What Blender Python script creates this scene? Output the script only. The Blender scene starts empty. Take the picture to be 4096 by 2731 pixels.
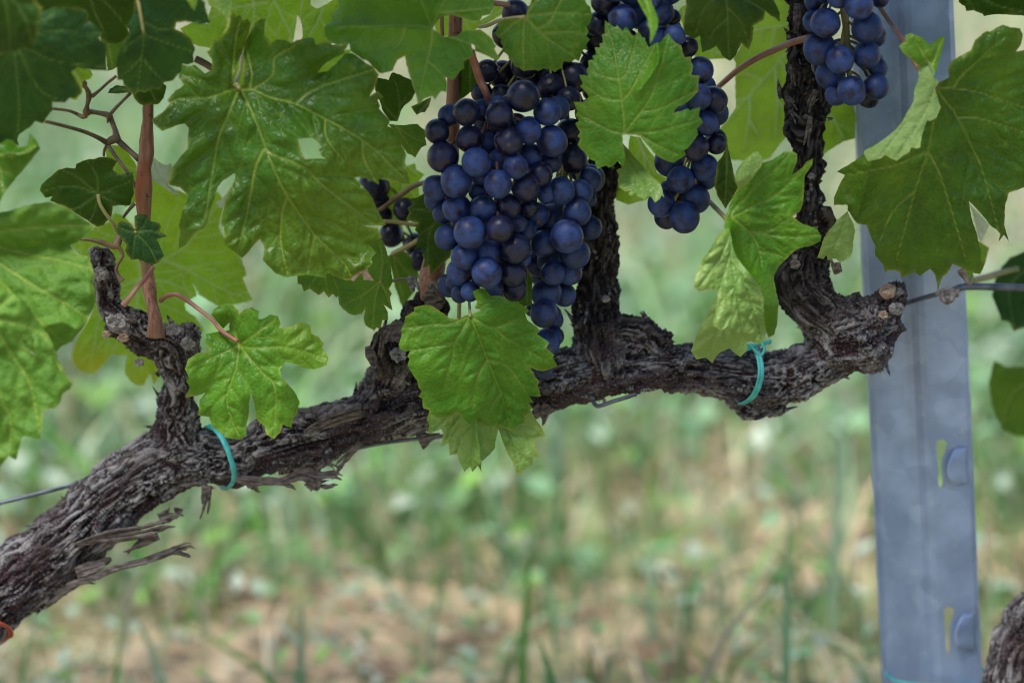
import bpy, math, random
import numpy as np
from mathutils import Vector, geometry

# ------------------------------------------------------------------ camera, sky, sun, exposure
scene = bpy.context.scene
COL = scene.collection
PITCH = math.radians(15.0)
DIST = 2.40
LENS, SENSOR = 151.6, 36.0
CAM_Z = 0.98
CAM = np.array([0.0, -DIST * math.cos(PITCH), CAM_Z])
FPX = 4096 * LENS / SENSOR
MPP = DIST / FPX                      # metres per photo pixel at the vine

cam_data = bpy.data.cameras.new("camera")
cam_data.lens = LENS
cam_data.sensor_width = SENSOR
cam_data.clip_start = 0.05
cam_data.clip_end = 500
cam_data.dof.use_dof = True
cam_data.dof.focus_distance = 2.345
cam_data.dof.aperture_fstop = 3.6
cam_data.dof.aperture_blades = 7
cam = bpy.data.objects.new("camera", cam_data)
COL.objects.link(cam)
cam.location = CAM
cam.rotation_euler = (math.pi / 2 - PITCH, 0, 0)
scene.camera = cam

SUN_EL, SUN_AZ = math.radians(68), math.radians(-125)     # high, veiled, from the front left
world = bpy.data.worlds.new("World")
scene.world = world
world.use_nodes = True
wn = world.node_tree.nodes
sky = wn.new("ShaderNodeTexSky")
sky.sky_type = 'NISHITA'
sky.sun_disc = False
sky.sun_elevation = SUN_EL
sky.sun_rotation = SUN_AZ
sky.dust_density = 1.2
sky.air_density = 1.0
wn["Background"].inputs["Strength"].default_value = 0.065
world.node_tree.links.new(sky.outputs[0], wn["Background"].inputs["Color"])

sun_data = bpy.data.lights.new("sun", 'SUN')
sun_data.energy = 2.2
sun_data.angle = math.radians(26)
sun_data.color = (1.0, 0.94, 0.86)
sun = bpy.data.objects.new("sun", sun_data)
COL.objects.link(sun)
sdir = Vector((math.sin(SUN_AZ) * math.cos(SUN_EL), math.cos(SUN_AZ) * math.cos(SUN_EL), math.sin(SUN_EL)))
sun.rotation_euler = sdir.to_track_quat('Z', 'Y').to_euler()
sun.location = (0, 0, 4)

scene.view_settings.view_transform = 'Standard'
scene.view_settings.look = 'None'
scene.view_settings.gamma = 1.0
scene.view_settings.use_curve_mapping = False
scene.view_settings.exposure = 1.9
scene.render.engine = 'CYCLES'
scene.cycles.use_denoising = True
scene.cycles.filter_width = 1.05
scene.cycles.max_bounces = 10
scene.cycles.transmission_bounces = 8

# ------------------------------------------------------------------ helpers
rng = np.random.default_rng(7)
random.seed(7)
SP, CP = math.sin(PITCH), math.cos(PITCH)
TILES = {'A': (0, 0, .5), 'B': (800, 0, .5), 'C': (1600, 0, .5), 'E': (2300, 0, .5), 'F': (2920, 0, .5),
         'G': (0, 700, .5), 'H': (800, 600, .5), 'I': (1500, 600, .5), 'J': (1500, 1150, .5),
         'K': (2500, 550, .5), 'L': (2920, 500, .5), 'D': (0, 0, 1.7415),
         'P': (0, 900, .63768), 'Q': (1000, 900, .63768), 'R': (2000, 900, .63768), 'W': (0, 1731, .63768)}


def px(s):
    """'B 10,20 30,40 H 1,2' -> array of photo pixels"""
    t, out = None, []
    for tok in s.split():
        if ',' in tok:
            x, y = tok.split(',')[:2]
            out.append((t[0] + float(x) * t[2], t[1] + float(y) * t[2]))
        else:
            t = TILES[tok]
    return np.array(out)


def at(p, d=0.0):
    """photo pixel(s) -> world point(s) on the vertical plane d metres in front of the cordon"""
    p = np.atleast_2d(np.asarray(p, float))
    x = (p[:, 0] - 2048) / FPX
    y = (1365.5 - p[:, 1]) / FPX
    t = (-np.asarray(d, float) - CAM[1]) / (y * SP + CP)
    return np.stack([t * x, CAM[1] + t * (y * SP + CP), CAM[2] + t * (y * CP - SP)], 1)


_perm = np.random.default_rng(3).permutation(256)
_perm = np.concatenate([_perm, _perm, _perm])
_grad = np.random.default_rng(4).normal(size=(256, 3))
_grad /= np.linalg.norm(_grad, axis=1)[:, None]


def perlin(q):
    q = np.asarray(q, float)
    i = np.floor(q).astype(int)
    f = q - i
    i &= 255
    u = f * f * f * (f * (f * 6 - 15) + 10)
    res = 0
    for dx in (0, 1):
        for dy in (0, 1):
            for dz in (0, 1):
                h = _perm[_perm[_perm[(i[:, 0] + dx) & 255] + ((i[:, 1] + dy) & 255)] + ((i[:, 2] + dz) & 255)]
                g = _grad[h]
                v = g[:, 0] * (f[:, 0] - dx) + g[:, 1] * (f[:, 1] - dy) + g[:, 2] * (f[:, 2] - dz)
                w = (u[:, 0] if dx else 1 - u[:, 0]) * (u[:, 1] if dy else 1 - u[:, 1]) * (u[:, 2] if dz else 1 - u[:, 2])
                res = res + w * v
    return res * 1.7


def sstep(a, b, x):
    t = np.clip((x - a) / (b - a), 0, 1)
    return t * t * (3 - 2 * t)


def make_mesh(name, verts, faces, mat=None, smooth=True, attrs=None):
    me = bpy.data.meshes.new(name)
    me.from_pydata([tuple(v) for v in verts], [], [tuple(f) for f in faces])
    me.update()
    if smooth:
        me.polygons.foreach_set("use_smooth", np.ones(len(me.polygons), bool))
    for k, a in (attrs or {}).items():
        a = np.asarray(a, np.float32)
        if a.ndim == 1:
            me.attributes.new(k, 'FLOAT', 'POINT').data.foreach_set("value", a)
        else:
            me.attributes.new(k, 'FLOAT_COLOR', 'POINT').data.foreach_set("color", a.ravel())
    if mat:
        me.materials.append(mat)
    return me


def link(name, me, parent=None, loc=None):
    o = bpy.data.objects.new(name, me)
    COL.objects.link(o)
    if loc is not None:
        o.location = loc
    if parent:
        o.parent = parent
    return o


def tag(o, label=None, cat=None, group=None, kind=None):
    for k, v in (('label', label), ('category', cat), ('group', group), ('kind', kind)):
        if v:
            o[k] = v
    return o


def empty(name, loc):
    o = bpy.data.objects.new(name, None)
    COL.objects.link(o)
    o.empty_display_size = 0.02
    o.location = loc
    return o


def shifted(name, verts, faces, mat, parent=None, origin=None, attrs=None, smooth=True):
    """object whose origin sits at a sensible world point; parents have no rotation, only a location"""
    verts = np.asarray(verts, float)
    if origin is None:
        origin = verts.mean(0)
    origin = np.asarray(origin, float)
    me = make_mesh(name, verts - origin, faces, mat, smooth, attrs)
    o = link(name, me)
    if parent is not None:
        o.parent = parent
        o.location = origin - np.array(parent.location)
    else:
        o.location = origin
    return o


def catmull(P, n):
    """resample a polyline of any dimension with a Catmull-Rom spline, n steps per span"""
    P = np.asarray(P, float)
    if len(P) < 3:
        return np.array([P[0] + (P[-1] - P[0]) * t for t in np.linspace(0, 1, n + 1)])
    Q = np.vstack([2 * P[0] - P[1], P, 2 * P[-1] - P[-2]])
    out = []
    for i in range(1, len(Q) - 2):
        for k in range(n):
            t = k / n
            a, b, c, d = Q[i - 1], Q[i], Q[i + 1], Q[i + 2]
            out.append(.5 * (2 * b + (c - a) * t + (2 * a - 5 * b + 4 * c - d) * t * t + (3 * b - a - 3 * c + d) * t ** 3))
    out.append(P[-1])
    return np.array(out)


def frames(C):
    T = np.gradient(C, axis=0)
    T /= np.linalg.norm(T, axis=1)[:, None] + 1e-12
    n = np.cross(T[0], (0.3, 0.2, 0.93))
    n /= np.linalg.norm(n)
    N = []
    for t in T:
        n = n - t * np.dot(n, t)
        n /= np.linalg.norm(n) + 1e-12
        N.append(n.copy())
    N = np.array(N)
    return T, N, np.cross(T, N)


def tube_vf(C, R, seg=10, flat=1.0, rough=0.0, cap=True):
    """tube along centre points C (m) with radii R"""
    C = np.asarray(C, float)
    R = np.asarray(R, float) * np.ones(len(C))
    T, N, B = frames(C)
    a = np.linspace(0, 2 * math.pi, seg, endpoint=False)
    V = C[:, None, :] + R[:, None, None] * (np.cos(a)[None, :, None] * N[:, None, :] + flat * np.sin(a)[None, :, None] * B[:, None, :])
    V = V.reshape(-1, 3)
    if rough:
        nrm = V - np.repeat(C, seg, 0)
        V = V + nrm * (rough * perlin(V * 160)[:, None])
    F = []
    for i in range(len(C) - 1):
        for j in range(seg):
            k = (j + 1) % seg
            F.append((i * seg + j, i * seg + k, (i + 1) * seg + k, (i + 1) * seg + j))
    if cap:
        V = np.vstack([V, C[0], C[-1]])
        n = len(V)
        for j in range(seg):
            k = (j + 1) % seg
            F.append((n - 2, k, j))
            F.append((n - 1, (len(C) - 1) * seg + j, (len(C) - 1) * seg + k))
    return V, F


def merge(parts):
    V, F, n = [], [], 0
    for v, f in parts:
        V.append(np.asarray(v))
        F += [tuple(i + n for i in q) for q in f]
        n += len(v)
    return np.vstack(V), F


def pix_tube(spec, d, r, seg=10, n=6, **kw):
    """tube through photo pixels; d and r (photo px) scalars or lists"""
    p = px(spec) if isinstance(spec, str) else np.asarray(spec)
    d = np.asarray(d, float) * np.ones(len(p)) if np.ndim(d) == 0 else np.interp(np.linspace(0, 1, len(p)), np.linspace(0, 1, len(d)), d)
    r = np.asarray(r, float) * np.ones(len(p)) if np.ndim(r) == 0 else np.interp(np.linspace(0, 1, len(p)), np.linspace(0, 1, len(r)), r)
    Q = catmull(np.column_stack([at(p, d), r * MPP]), n)
    return tube_vf(Q[:, :3], Q[:, 3], seg, **kw)


# ------------------------------------------------------------------ materials
def new_mat(name):
    m = bpy.data.materials.new(name)
    m.use_nodes = True
    nt = m.node_tree
    return m, nt, nt.nodes, nt.links, nt.nodes["Principled BSDF"]


def nd(nt, typ, **props):
    n = nt.nodes.new(typ)
    for k, v in props.items():
        setattr(n, k, v)
    return n


def mixc(nt, fac, a, b, blend='MIX'):
    n = nd(nt, "ShaderNodeMix", data_type='RGBA', blend_type=blend)
    for i, v in ((0, fac), (6, a), (7, b)):
        if isinstance(v, bpy.types.NodeSocket):
            nt.links.new(v, n.inputs[i])
        else:
            n.inputs[i].default_value = (*v, 1) if i and len(v) == 3 else v
    return n.outputs[2]


def math_(nt, op, a, b=None, clamp=False):
    n = nd(nt, "ShaderNodeMath", operation=op, use_clamp=clamp)
    for i, v in ((0, a), (1, b)):
        if v is None:
            continue
        if isinstance(v, bpy.types.NodeSocket):
            nt.links.new(v, n.inputs[i])
        else:
            n.inputs[i].default_value = v
    return n.outputs[0]


def ramp(nt, fac, lo, hi):
    n = nd(nt, "ShaderNodeMapRange", interpolation_type='SMOOTHSTEP')
    nt.links.new(fac, n.inputs[0])
    n.inputs[1].default_value = lo
    n.inputs[2].default_value = hi
    return n.outputs[0]


def noise(nt, vec, scale, detail=3, w=None, rough=.55):
    n = nd(nt, "ShaderNodeTexNoise", noise_dimensions='4D' if w is not None else '3D')
    n.inputs["Scale"].default_value = scale
    n.inputs["Detail"].default_value = detail
    n.inputs["Roughness"].default_value = rough
    if vec is not None:
        nt.links.new(vec, n.inputs["Vector"])
    if w is not None:
        nt.links.new(w, n.inputs["W"])
    return n.outputs["Fac"]


def attr(nt, name):
    return nd(nt, "ShaderNodeAttribute", attribute_name=name).outputs


def leaf_mat(name, dark, light, yellow, vein, back, yel_amt=.3, rough=.38, trans=.42, tcol=(.30, .46, .03), spots=.5, cell=.0016, v2amt=.22, ymax=.55, lightvein=False, spec=.28):
    m, nt, ns, lk, bs = new_mat(name)
    obj = nd(nt, "ShaderNodeTexCoord").outputs["Object"]
    rnd = math_(nt, 'MULTIPLY', nd(nt, "ShaderNodeObjectInfo").outputs["Random"], 37.0)
    v1, v2, edge = attr(nt, "vein")["Fac"], attr(nt, "vein2")["Fac"], attr(nt, "edge")["Fac"]
    n1 = noise(nt, obj, 45, 4, rnd)
    n2 = noise(nt, obj, 17, 2, rnd)
    n3 = noise(nt, obj, 420, 2, rnd)
    c = mixc(nt, ramp(nt, n1, .35, .68), dark, light)
    c = mixc(nt, math_(nt, 'MULTIPLY', ramp(nt, n3, .35, .75), .35), c, light)
    ya = math_(nt, 'MULTIPLY', ramp(nt, n2, .48, .72), yel_amt)
    c = mixc(nt, ya, c, yellow)
    yl = math_(nt, 'MULTIPLY', attr(nt, "yel")["Fac"], ymax)
    c = mixc(nt, yl, c, yellow)
    # small yellowish mottling between the veins
    n4 = noise(nt, obj, 150, 3, rnd)
    c = mixc(nt, math_(nt, 'MULTIPLY', ramp(nt, n4, .60, .74), min(1, yel_amt * 1.4)), c, yellow)
    c = mixc(nt, math_(nt, 'MULTIPLY', v2, v2amt), c, vein)
    c = mixc(nt, math_(nt, 'MULTIPLY', v1, .85), c, vein)
    # fine vein net: colour here, relief below
    vc = nd(nt, "ShaderNodeTexVoronoi", feature='DISTANCE_TO_EDGE')
    vc.inputs["Scale"].default_value = 310
    vw_ = nd(nt, "ShaderNodeVectorMath", operation='MULTIPLY_ADD')
    nz = nd(nt, "ShaderNodeTexNoise")
    nz.inputs["Scale"].default_value = 240
    lk.new(obj, nz.inputs["Vector"])
    lk.new(nz.outputs["Color"], vw_.inputs[0])
    vw_.inputs[1].default_value = (.003, .003, .003)
    lk.new(obj, vw_.inputs[2])
    lk.new(vw_.outputs[0], vc.inputs["Vector"])
    net = math_(nt, 'SUBTRACT', 1.0, ramp(nt, vc.outputs["Distance"], 0, .10))
    c = mixc(nt, math_(nt, 'MULTIPLY', net, .14), c, vein)
    c = mixc(nt, math_(nt, 'MULTIPLY', ramp(nt, noise(nt, obj, 230, 2, rnd), .45, .62), .18), c, dark)
    # yellowed tips, brown specks and scorched margin
    n5 = noise(nt, obj, 60, 2, rnd)
    c = mixc(nt, math_(nt, 'MULTIPLY', math_(nt, 'MULTIPLY', edge, .65), ramp(nt, n5, .42, .66)), c, (.27, .27, .04))
    vo = nd(nt, "ShaderNodeTexVoronoi", voronoi_dimensions='4D')
    vo.inputs["Scale"].default_value = 75
    lk.new(obj, vo.inputs["Vector"])
    lk.new(rnd, vo.inputs["W"])
    gate = ramp(nt, noise(nt, obj, 30, 1, rnd), .50, .62)
    sp = math_(nt, 'MULTIPLY', math_(nt, 'SUBTRACT', 1.0, ramp(nt, vo.outputs["Distance"], .09, .15)), math_(nt, 'MULTIPLY', gate, spots))
    c = mixc(nt, sp, c, (.07, .035, .015))
    geo = nd(nt, "ShaderNodeNewGeometry").outputs["Backfacing"]
    cb = mixc(nt, math_(nt, 'MULTIPLY', v1, .8), mixc(nt, ramp(nt, n1, .3, .7), back, tuple(x * 1.25 for x in back)), tuple(min(1, x * 1.5) for x in back))
    cb = mixc(nt, sp, cb, (.07, .035, .015))
    c = mixc(nt, geo, c, cb)
    lk.new(c, bs.inputs["Base Color"])
    r = math_(nt, 'ADD', rough, math_(nt, 'MULTIPLY', geo, .3))
    r = math_(nt, 'ADD', r, math_(nt, 'MULTIPLY', math_(nt, 'SUBTRACT', n1, .5), .25))
    lk.new(r, bs.inputs["Roughness"])
    bs.inputs["Specular IOR Level"].default_value = spec
    hgt = math_(nt, 'ADD', math_(nt, 'MULTIPLY', ramp(nt, vc.outputs["Distance"], 0, .3), .7), math_(nt, 'MULTIPLY', n3, .6))
    bp = nd(nt, "ShaderNodeBump")
    bp.inputs["Strength"].default_value = .38
    bp.inputs["Distance"].default_value = cell * .45
    lk.new(hgt, bp.inputs["Height"])
    lk.new(bp.outputs[0], bs.inputs["Normal"])
    tr = nd(nt, "ShaderNodeBsdfTranslucent")
    tc = mixc(nt, math_(nt, 'MULTIPLY', ramp(nt, n1, .35, .68), .5), tcol, tuple(min(1, x * 1.5) for x in tcol))
    tc = mixc(nt, math_(nt, 'MULTIPLY', v2, .55 if lightvein else .45), tc, (.55, .68, .22) if lightvein else tuple(x * .5 for x in tcol))
    tc = mixc(nt, math_(nt, 'MULTIPLY', v1, .8), tc, (.60, .70, .30) if lightvein else (.42, .50, .16))
    tc = mixc(nt, math_(nt, 'MULTIPLY', net, .35), tc, (.50, .62, .20) if lightvein else tuple(x * .6 for x in tcol))
    tc = mixc(nt, yl, tc, (.50, .48, .02))
    tc = mixc(nt, sp, tc, (.05, .03, .01))
    lk.new(tc, tr.inputs["Color"])
    lk.new(bp.outputs[0], tr.inputs["Normal"])
    mx = nd(nt, "ShaderNodeMixShader")
    mx.inputs[0].default_value = trans
    lk.new(bs.outputs[0], mx.inputs[1])
    lk.new(tr.outputs[0], mx.inputs[2])
    lk.new(mx.outputs[0], ns["Material Output"].inputs["Surface"])
    return m


VEIN = (.24, .32, .045)
M_GLOSS = leaf_mat("leaf_glossy_green", (.009, .052, .002), (.028, .108, .004), (.095, .175, .006), VEIN, (.12, .20, .06), .5, .37, .17, v2amt=.10)
M_MID = leaf_mat("leaf_mid_green", (.020, .092, .004), (.044, .150, .008), (.15, .21, .012), VEIN, (.17, .26, .08), .35, .38, .20)
M_FRESH = leaf_mat("leaf_fresh_green", (.032, .130, .004), (.070, .205, .008), (.18, .25, .012), VEIN, (.20, .30, .09), .28, .44, .22, spots=.3)
M_BLUE = leaf_mat("leaf_blue_green", (.006, .036, .009), (.012, .054, .013), (.06, .11, .010), (.10, .19, .03), (.12, .19, .06), .2, .52, .14, tcol=(.12, .26, .02), spots=.2, spec=.18)  # blue green, lowered to carry the shade at the upper left
M_DARK = leaf_mat("leaf_dark_green", (.005, .027, .0015), (.012, .046, .002), (.07, .11, .005), (.09, .15, .02), (.06, .12, .02), .3, .44, .20, tcol=(.13, .26, .010), spec=.2)  # dark green with the shade of the upper leaves put into the colour
M_YELLOW = leaf_mat("leaf_yellow_green", (.07, .16, .008), (.12, .22, .012), (.28, .29, .015), (.30, .38, .08), (.22, .32, .06), .55, .50, .52, tcol=(.37, .58, .02), spots=.9, v2amt=.45, ymax=.85, lightvein=True)
M_SOFT = leaf_mat("leaf_soft_green", (.040, .130, .010), (.080, .195, .022), (.17, .26, .02), VEIN, (.20, .30, .09), .22, .62, .22, spots=.15, v2amt=.10, spec=.28)
M_PALE = leaf_mat("leaf_pale_mottled", (.11, .22, .040), (.20, .31, .075), (.26, .33, .085), (.09, .19, .03), (.20, .30, .10), .45, .38, .26, spots=.4, v2amt=.10)
M_UNDER = leaf_mat("leaf_pale_underside", (.15, .25, .07), (.20, .30, .095), (.27, .31, .08), (.28, .37, .12), (.08, .17, .02), .25, .62, .28, spots=.4)
M_FELT = leaf_mat("leaf_white_felt", (.42, .47, .42), (.55, .60, .55), (.42, .48, .35), (.5, .55, .45), (.10, .20, .04), .2, .8, .25, spots=0)


def simple_mat(name, c1, c2, scale=60, rough=.55, metal=0, bump=.3, stretch=None, dist=.001):
    m, nt, ns, lk, bs = new_mat(name)
    v = nd(nt, "ShaderNodeTexCoord").outputs["Object"]
    if stretch:
        mp = nd(nt, "ShaderNodeMapping")
        mp.inputs["Scale"].default_value = stretch
        lk.new(v, mp.inputs["Vector"])
        v = mp.outputs[0]
    n = noise(nt, v, scale, 5)
    lk.new(mixc(nt, ramp(nt, n, .32, .68), c1, c2), bs.inputs["Base Color"])
    bs.inputs["Roughness"].default_value = rough
    bs.inputs["Metallic"].default_value = metal
    bp = nd(nt, "ShaderNodeBump")
    bp.inputs["Strength"].default_value = bump
    bp.inputs["Distance"].default_value = dist
    lk.new(n, bp.inputs["Height"])
    lk.new(bp.outputs[0], bs.inputs["Normal"])
    return m


def cane_mat():
    m, nt, ns, lk, bs = new_mat("cane_brown")
    v = nd(nt, "ShaderNodeTexCoord").outputs["Object"]
    mp = nd(nt, "ShaderNodeMapping")
    mp.inputs["Scale"].default_value = (9, 9, .55)
    lk.new(v, mp.inputs["Vector"])
    n1, n2, n3 = noise(nt, mp.outputs[0], 60, 4), noise(nt, v, 26, 2), noise(nt, v, 380, 2)
    c = mixc(nt, ramp(nt, n1, .3, .7), (.13, .046, .024), (.27, .135, .080))
    c = mixc(nt, ramp(nt, n2, .5, .7), c, (.22, .065, .022))
    c = mixc(nt, math_(nt, 'MULTIPLY', ramp(nt, n3, .62, .70), .8), c, (.03, .018, .014))
    lk.new(c, bs.inputs["Base Color"])
    bs.inputs["Roughness"].default_value = .62
    bp = nd(nt, "ShaderNodeBump")
    bp.inputs["Strength"].default_value = .5
    bp.inputs["Distance"].default_value = .0008
    lk.new(n1, bp.inputs["Height"])
    lk.new(bp.outputs[0], bs.inputs["Normal"])
    return m


M_CANE = cane_mat()
M_STALK = simple_mat("green_stalk", (.20, .20, .06), (.30, .25, .10), 80, .5)
M_PINK = simple_mat("reddish_stalk", (.22, .07, .06), (.30, .16, .10), 60, .45)
M_TWIG = simple_mat("dry_twig", (.080, .052, .026), (.17, .12, .055), 90, .6)
M_CUT = simple_mat("cut_wood", (.11, .098, .095), (.28, .265, .26), 420, .85, bump=.8)
M_CUTORANGE = simple_mat("cut_wood_orange", (.19, .10, .055), (.33, .26, .20), 220, .85)
M_STRIP = simple_mat("bark_strip", (.038, .027, .024), (.15, .125, .112), 160, .85, stretch=(1, 3, 3), bump=.6)
M_WIRE = simple_mat("galvanised_wire", (.055, .065, .085), (.14, .16, .20), 120, .45, .5)
M_RUST = simple_mat("rusty_wire", (.11, .08, .07), (.30, .26, .24), 200, .6, .3)
M_TEAL = simple_mat("teal_tie", (.03, .32, .32), (.08, .46, .45), 140, .5, bump=.7)
M_RED = simple_mat("red_tie", (.33, .045, .022), (.45, .09, .045), 120, .4, bump=.2)


def bark_mat(name, tint=1.0):
    m, nt, ns, lk, bs = new_mat(name)
    obj = nd(nt, "ShaderNodeTexCoord").outputs["Object"]
    h, fib, tone = attr(nt, "plate")["Fac"], attr(nt, "fibre")["Fac"], attr(nt, "tone")["Fac"]
    n1 = noise(nt, obj, 700, 4)
    inner = mixc(nt, ramp(nt, noise(nt, obj, 55, 3), .4, .65), (.009, .006, .007), (.046, .022, .027))
    outer = mixc(nt, ramp(nt, fib, -.35, .5), (.022, .019, .021), (.27, .255, .262))
    outer = mixc(nt, ramp(nt, tone, -.1, .45), outer, (.045, .032, .036))
    c = mixc(nt, ramp(nt, h, -.25, .25), inner, outer)
    c = mixc(nt, math_(nt, 'MULTIPLY', ramp(nt, n1, .5, .75), .35), c, (.40, .38, .37))
    c = mixc(nt, .0, c, c)
    dk = attr(nt, "dark")["Fac"]
    c = mixc(nt, dk, c, mixc(nt, ramp(nt, fib, -.2, .5), (.007, .005, .005), (.062, .053, .048)))
    lk.new(c, bs.inputs["Base Color"])
    bs.inputs["Roughness"].default_value = .85
    bs.inputs["Specular IOR Level"].default_value = .12
    bp = nd(nt, "ShaderNodeBump")
    bp.inputs["Strength"].default_value = .7
    bp.inputs["Distance"].default_value = .0006
    lk.new(math_(nt, 'ADD', n1, math_(nt, 'MULTIPLY', fib, 1.2)), bp.inputs["Height"])
    lk.new(bp.outputs[0], bs.inputs["Normal"])
    return m


M_BARK = bark_mat("vine_bark")


def grape_mat(name, skin, skin2, bloom, amt, rough):
    m, nt, ns, lk, bs = new_mat(name)
    obj = nd(nt, "ShaderNodeTexCoord").outputs["Object"]
    R = nd(nt, "ShaderNodeObjectInfo").outputs["Random"]
    w = math_(nt, 'MULTIPLY', R, 91.0)
    n1 = noise(nt, obj, 1.3, 3, w)
    n2 = noise(nt, obj, 9, 5, w, .7)
    n3 = noise(nt, obj, 26, 3, w)
    c = mixc(nt, R, skin, skin2)
    b = math_(nt, 'MULTIPLY', ramp(nt, n1, .30, .62), amt)
    b = math_(nt, 'MULTIPLY', b, math_(nt, 'ADD', .55, math_(nt, 'MULTIPLY', ramp(nt, n2, .35, .6), .45)))
    b = math_(nt, 'MULTIPLY', b, math_(nt, 'SUBTRACT', 1.0, math_(nt, 'MULTIPLY', ramp(nt, n3, .58, .7), .5)))
    b = math_(nt, 'MULTIPLY', b, math_(nt, 'ADD', .62, math_(nt, 'MULTIPLY', R, .45)), True)
    c = mixc(nt, b, c, bloom)
    sc = attr(nt, "scar")["Fac"]
    c = mixc(nt, sc, c, (.12, .07, .04))
    lk.new(c, bs.inputs["Base Color"])
    lk.new(math_(nt, 'ADD', rough, math_(nt, 'MULTIPLY', b, .3)), bs.inputs["Roughness"])
    bs.inputs["Specular IOR Level"].default_value = .36
    bp = nd(nt, "ShaderNodeBump")
    bp.inputs["Strength"].default_value = .08
    bp.inputs["Distance"].default_value = .02
    lk.new(n2, bp.inputs["Height"])
    lk.new(bp.outputs[0], bs.inputs["Normal"])
    return m


M_GRAPE = grape_mat("grape_blue_bloom", (.006, .008, .024), (.014, .008, .024), (.028, .066, .215), 1.0, .34)
M_GRAPED = grape_mat("grape_dark", (.005, .004, .011), (.012, .005, .012), (.022, .040, .12), .50, .24)  # rubbed dark skin; also carries the shade inside and behind the bunches
# ------------------------------------------------------------------ ground and ground cover
def build_ground():
    xs = np.unique(np.concatenate([np.linspace(-60, -4, 29), np.linspace(-4, 4, 161), np.linspace(4, 60, 29)]))
    ys = np.unique(np.concatenate([np.linspace(-20, -2.6, 30), np.linspace(-2.6, 9, 233), np.linspace(9, 120, 40)]))
    X, Y = np.meshgrid(xs, ys)
    P = np.column_stack([X.ravel(), Y.ravel(), np.zeros(X.size)])
    P[:, 2] = .018 * perlin(P * [3, 3, 0] + .5) + .010 * perlin(P * [14, 14, 0] + .3)
    nx = len(xs)
    F = [(j * nx + i, j * nx + i + 1, (j + 1) * nx + i + 1, (j + 1) * nx + i) for j in range(len(ys) - 1) for i in range(nx - 1)]
    m, nt, ns, lk, bs = new_mat("soil_and_straw")
    obj = nd(nt, "ShaderNodeTexCoord").outputs["Object"]
    a, b, c3 = noise(nt, obj, 1.9, 4), noise(nt, obj, 16, 4), noise(nt, obj, 80, 3)
    c = mixc(nt, ramp(nt, b, .3, .7), (.085, .050, .030), (.38, .30, .19))
    c = mixc(nt, math_(nt, 'MULTIPLY', ramp(nt, c3, .52, .7), .6), c, (.48, .40, .31))
    c = mixc(nt, math_(nt, 'MULTIPLY', ramp(nt, a, .47, .6), .7), c, (.12, .18, .06))
    sx = nd(nt, "ShaderNodeSeparateXYZ")
    lk.new(obj, sx.inputs[0])
    far = ramp(nt, math_(nt, 'ADD', sx.outputs[1], math_(nt, 'MULTIPLY', a, 1.2)), 1.75, 2.5)
    c = mixc(nt, math_(nt, 'MULTIPLY', far, .8), c, mixc(nt, b, (.19, .165, .115), (.33, .295, .22)))
    lk.new(c, bs.inputs["Base Color"])
    bs.inputs["Roughness"].default_value = .95
    o = link("ground", make_mesh("ground", P, F, m))
    tag(o, kind='structure')


def blade_mesh(n, xr, yr, hmin, hmax, wmin, wmax, lean, cols, seed, dens=None):
    r = np.random.default_rng(seed)
    x, y = r.uniform(*xr, n), r.uniform(*yr, n)
    if dens is not None:
        keep = r.uniform(0, 1, n) < dens(x, y)
        x, y = x[keep], y[keep]
        n = len(x)
    h, w = r.uniform(hmin, hmax, n), r.uniform(wmin, wmax, n)
    az, ln = r.uniform(0, 2 * math.pi, n), r.uniform(.1, 1, n) * lean
    face = r.uniform(0, math.pi, n)
    V = np.zeros((n, 9, 3))
    for k, (t, ww) in enumerate(((0, .7), (.33, 1), (.66, .75), (.9, .35))):
        off = ln * h * t ** 1.9
        z = h * (t - .35 * ln * t * t)
        for s, kk in ((-1, 2 * k), (1, 2 * k + 1)):
            V[:, kk, 0] = x + np.cos(az) * off + s * .5 * w * ww * np.cos(face)
            V[:, kk, 1] = y + np.sin(az) * off + s * .5 * w * ww * np.sin(face)
            V[:, kk, 2] = z
    off = ln * h
    V[:, 8] = np.column_stack([x + np.cos(az) * off, y + np.sin(az) * off, h * (1 - .35 * ln)])
    base = (np.arange(n) * 9)[:, None]
    quads = np.concatenate([base + np.array([[0, 1, 3, 2]]), base + np.array([[2, 3, 5, 4]]), base + np.array([[4, 5, 7, 6]])])
    tris = base + np.array([[6, 7, 8]])
    ci = r.integers(0, len(cols), n)
    C = np.array(cols)[ci] * r.uniform(.75, 1.25, (n, 1))
    C = np.column_stack([np.repeat(C, 9, 0), np.ones(n * 9)])
    return V.reshape(-1, 3), quads.tolist() + tris.tolist(), C


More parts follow.
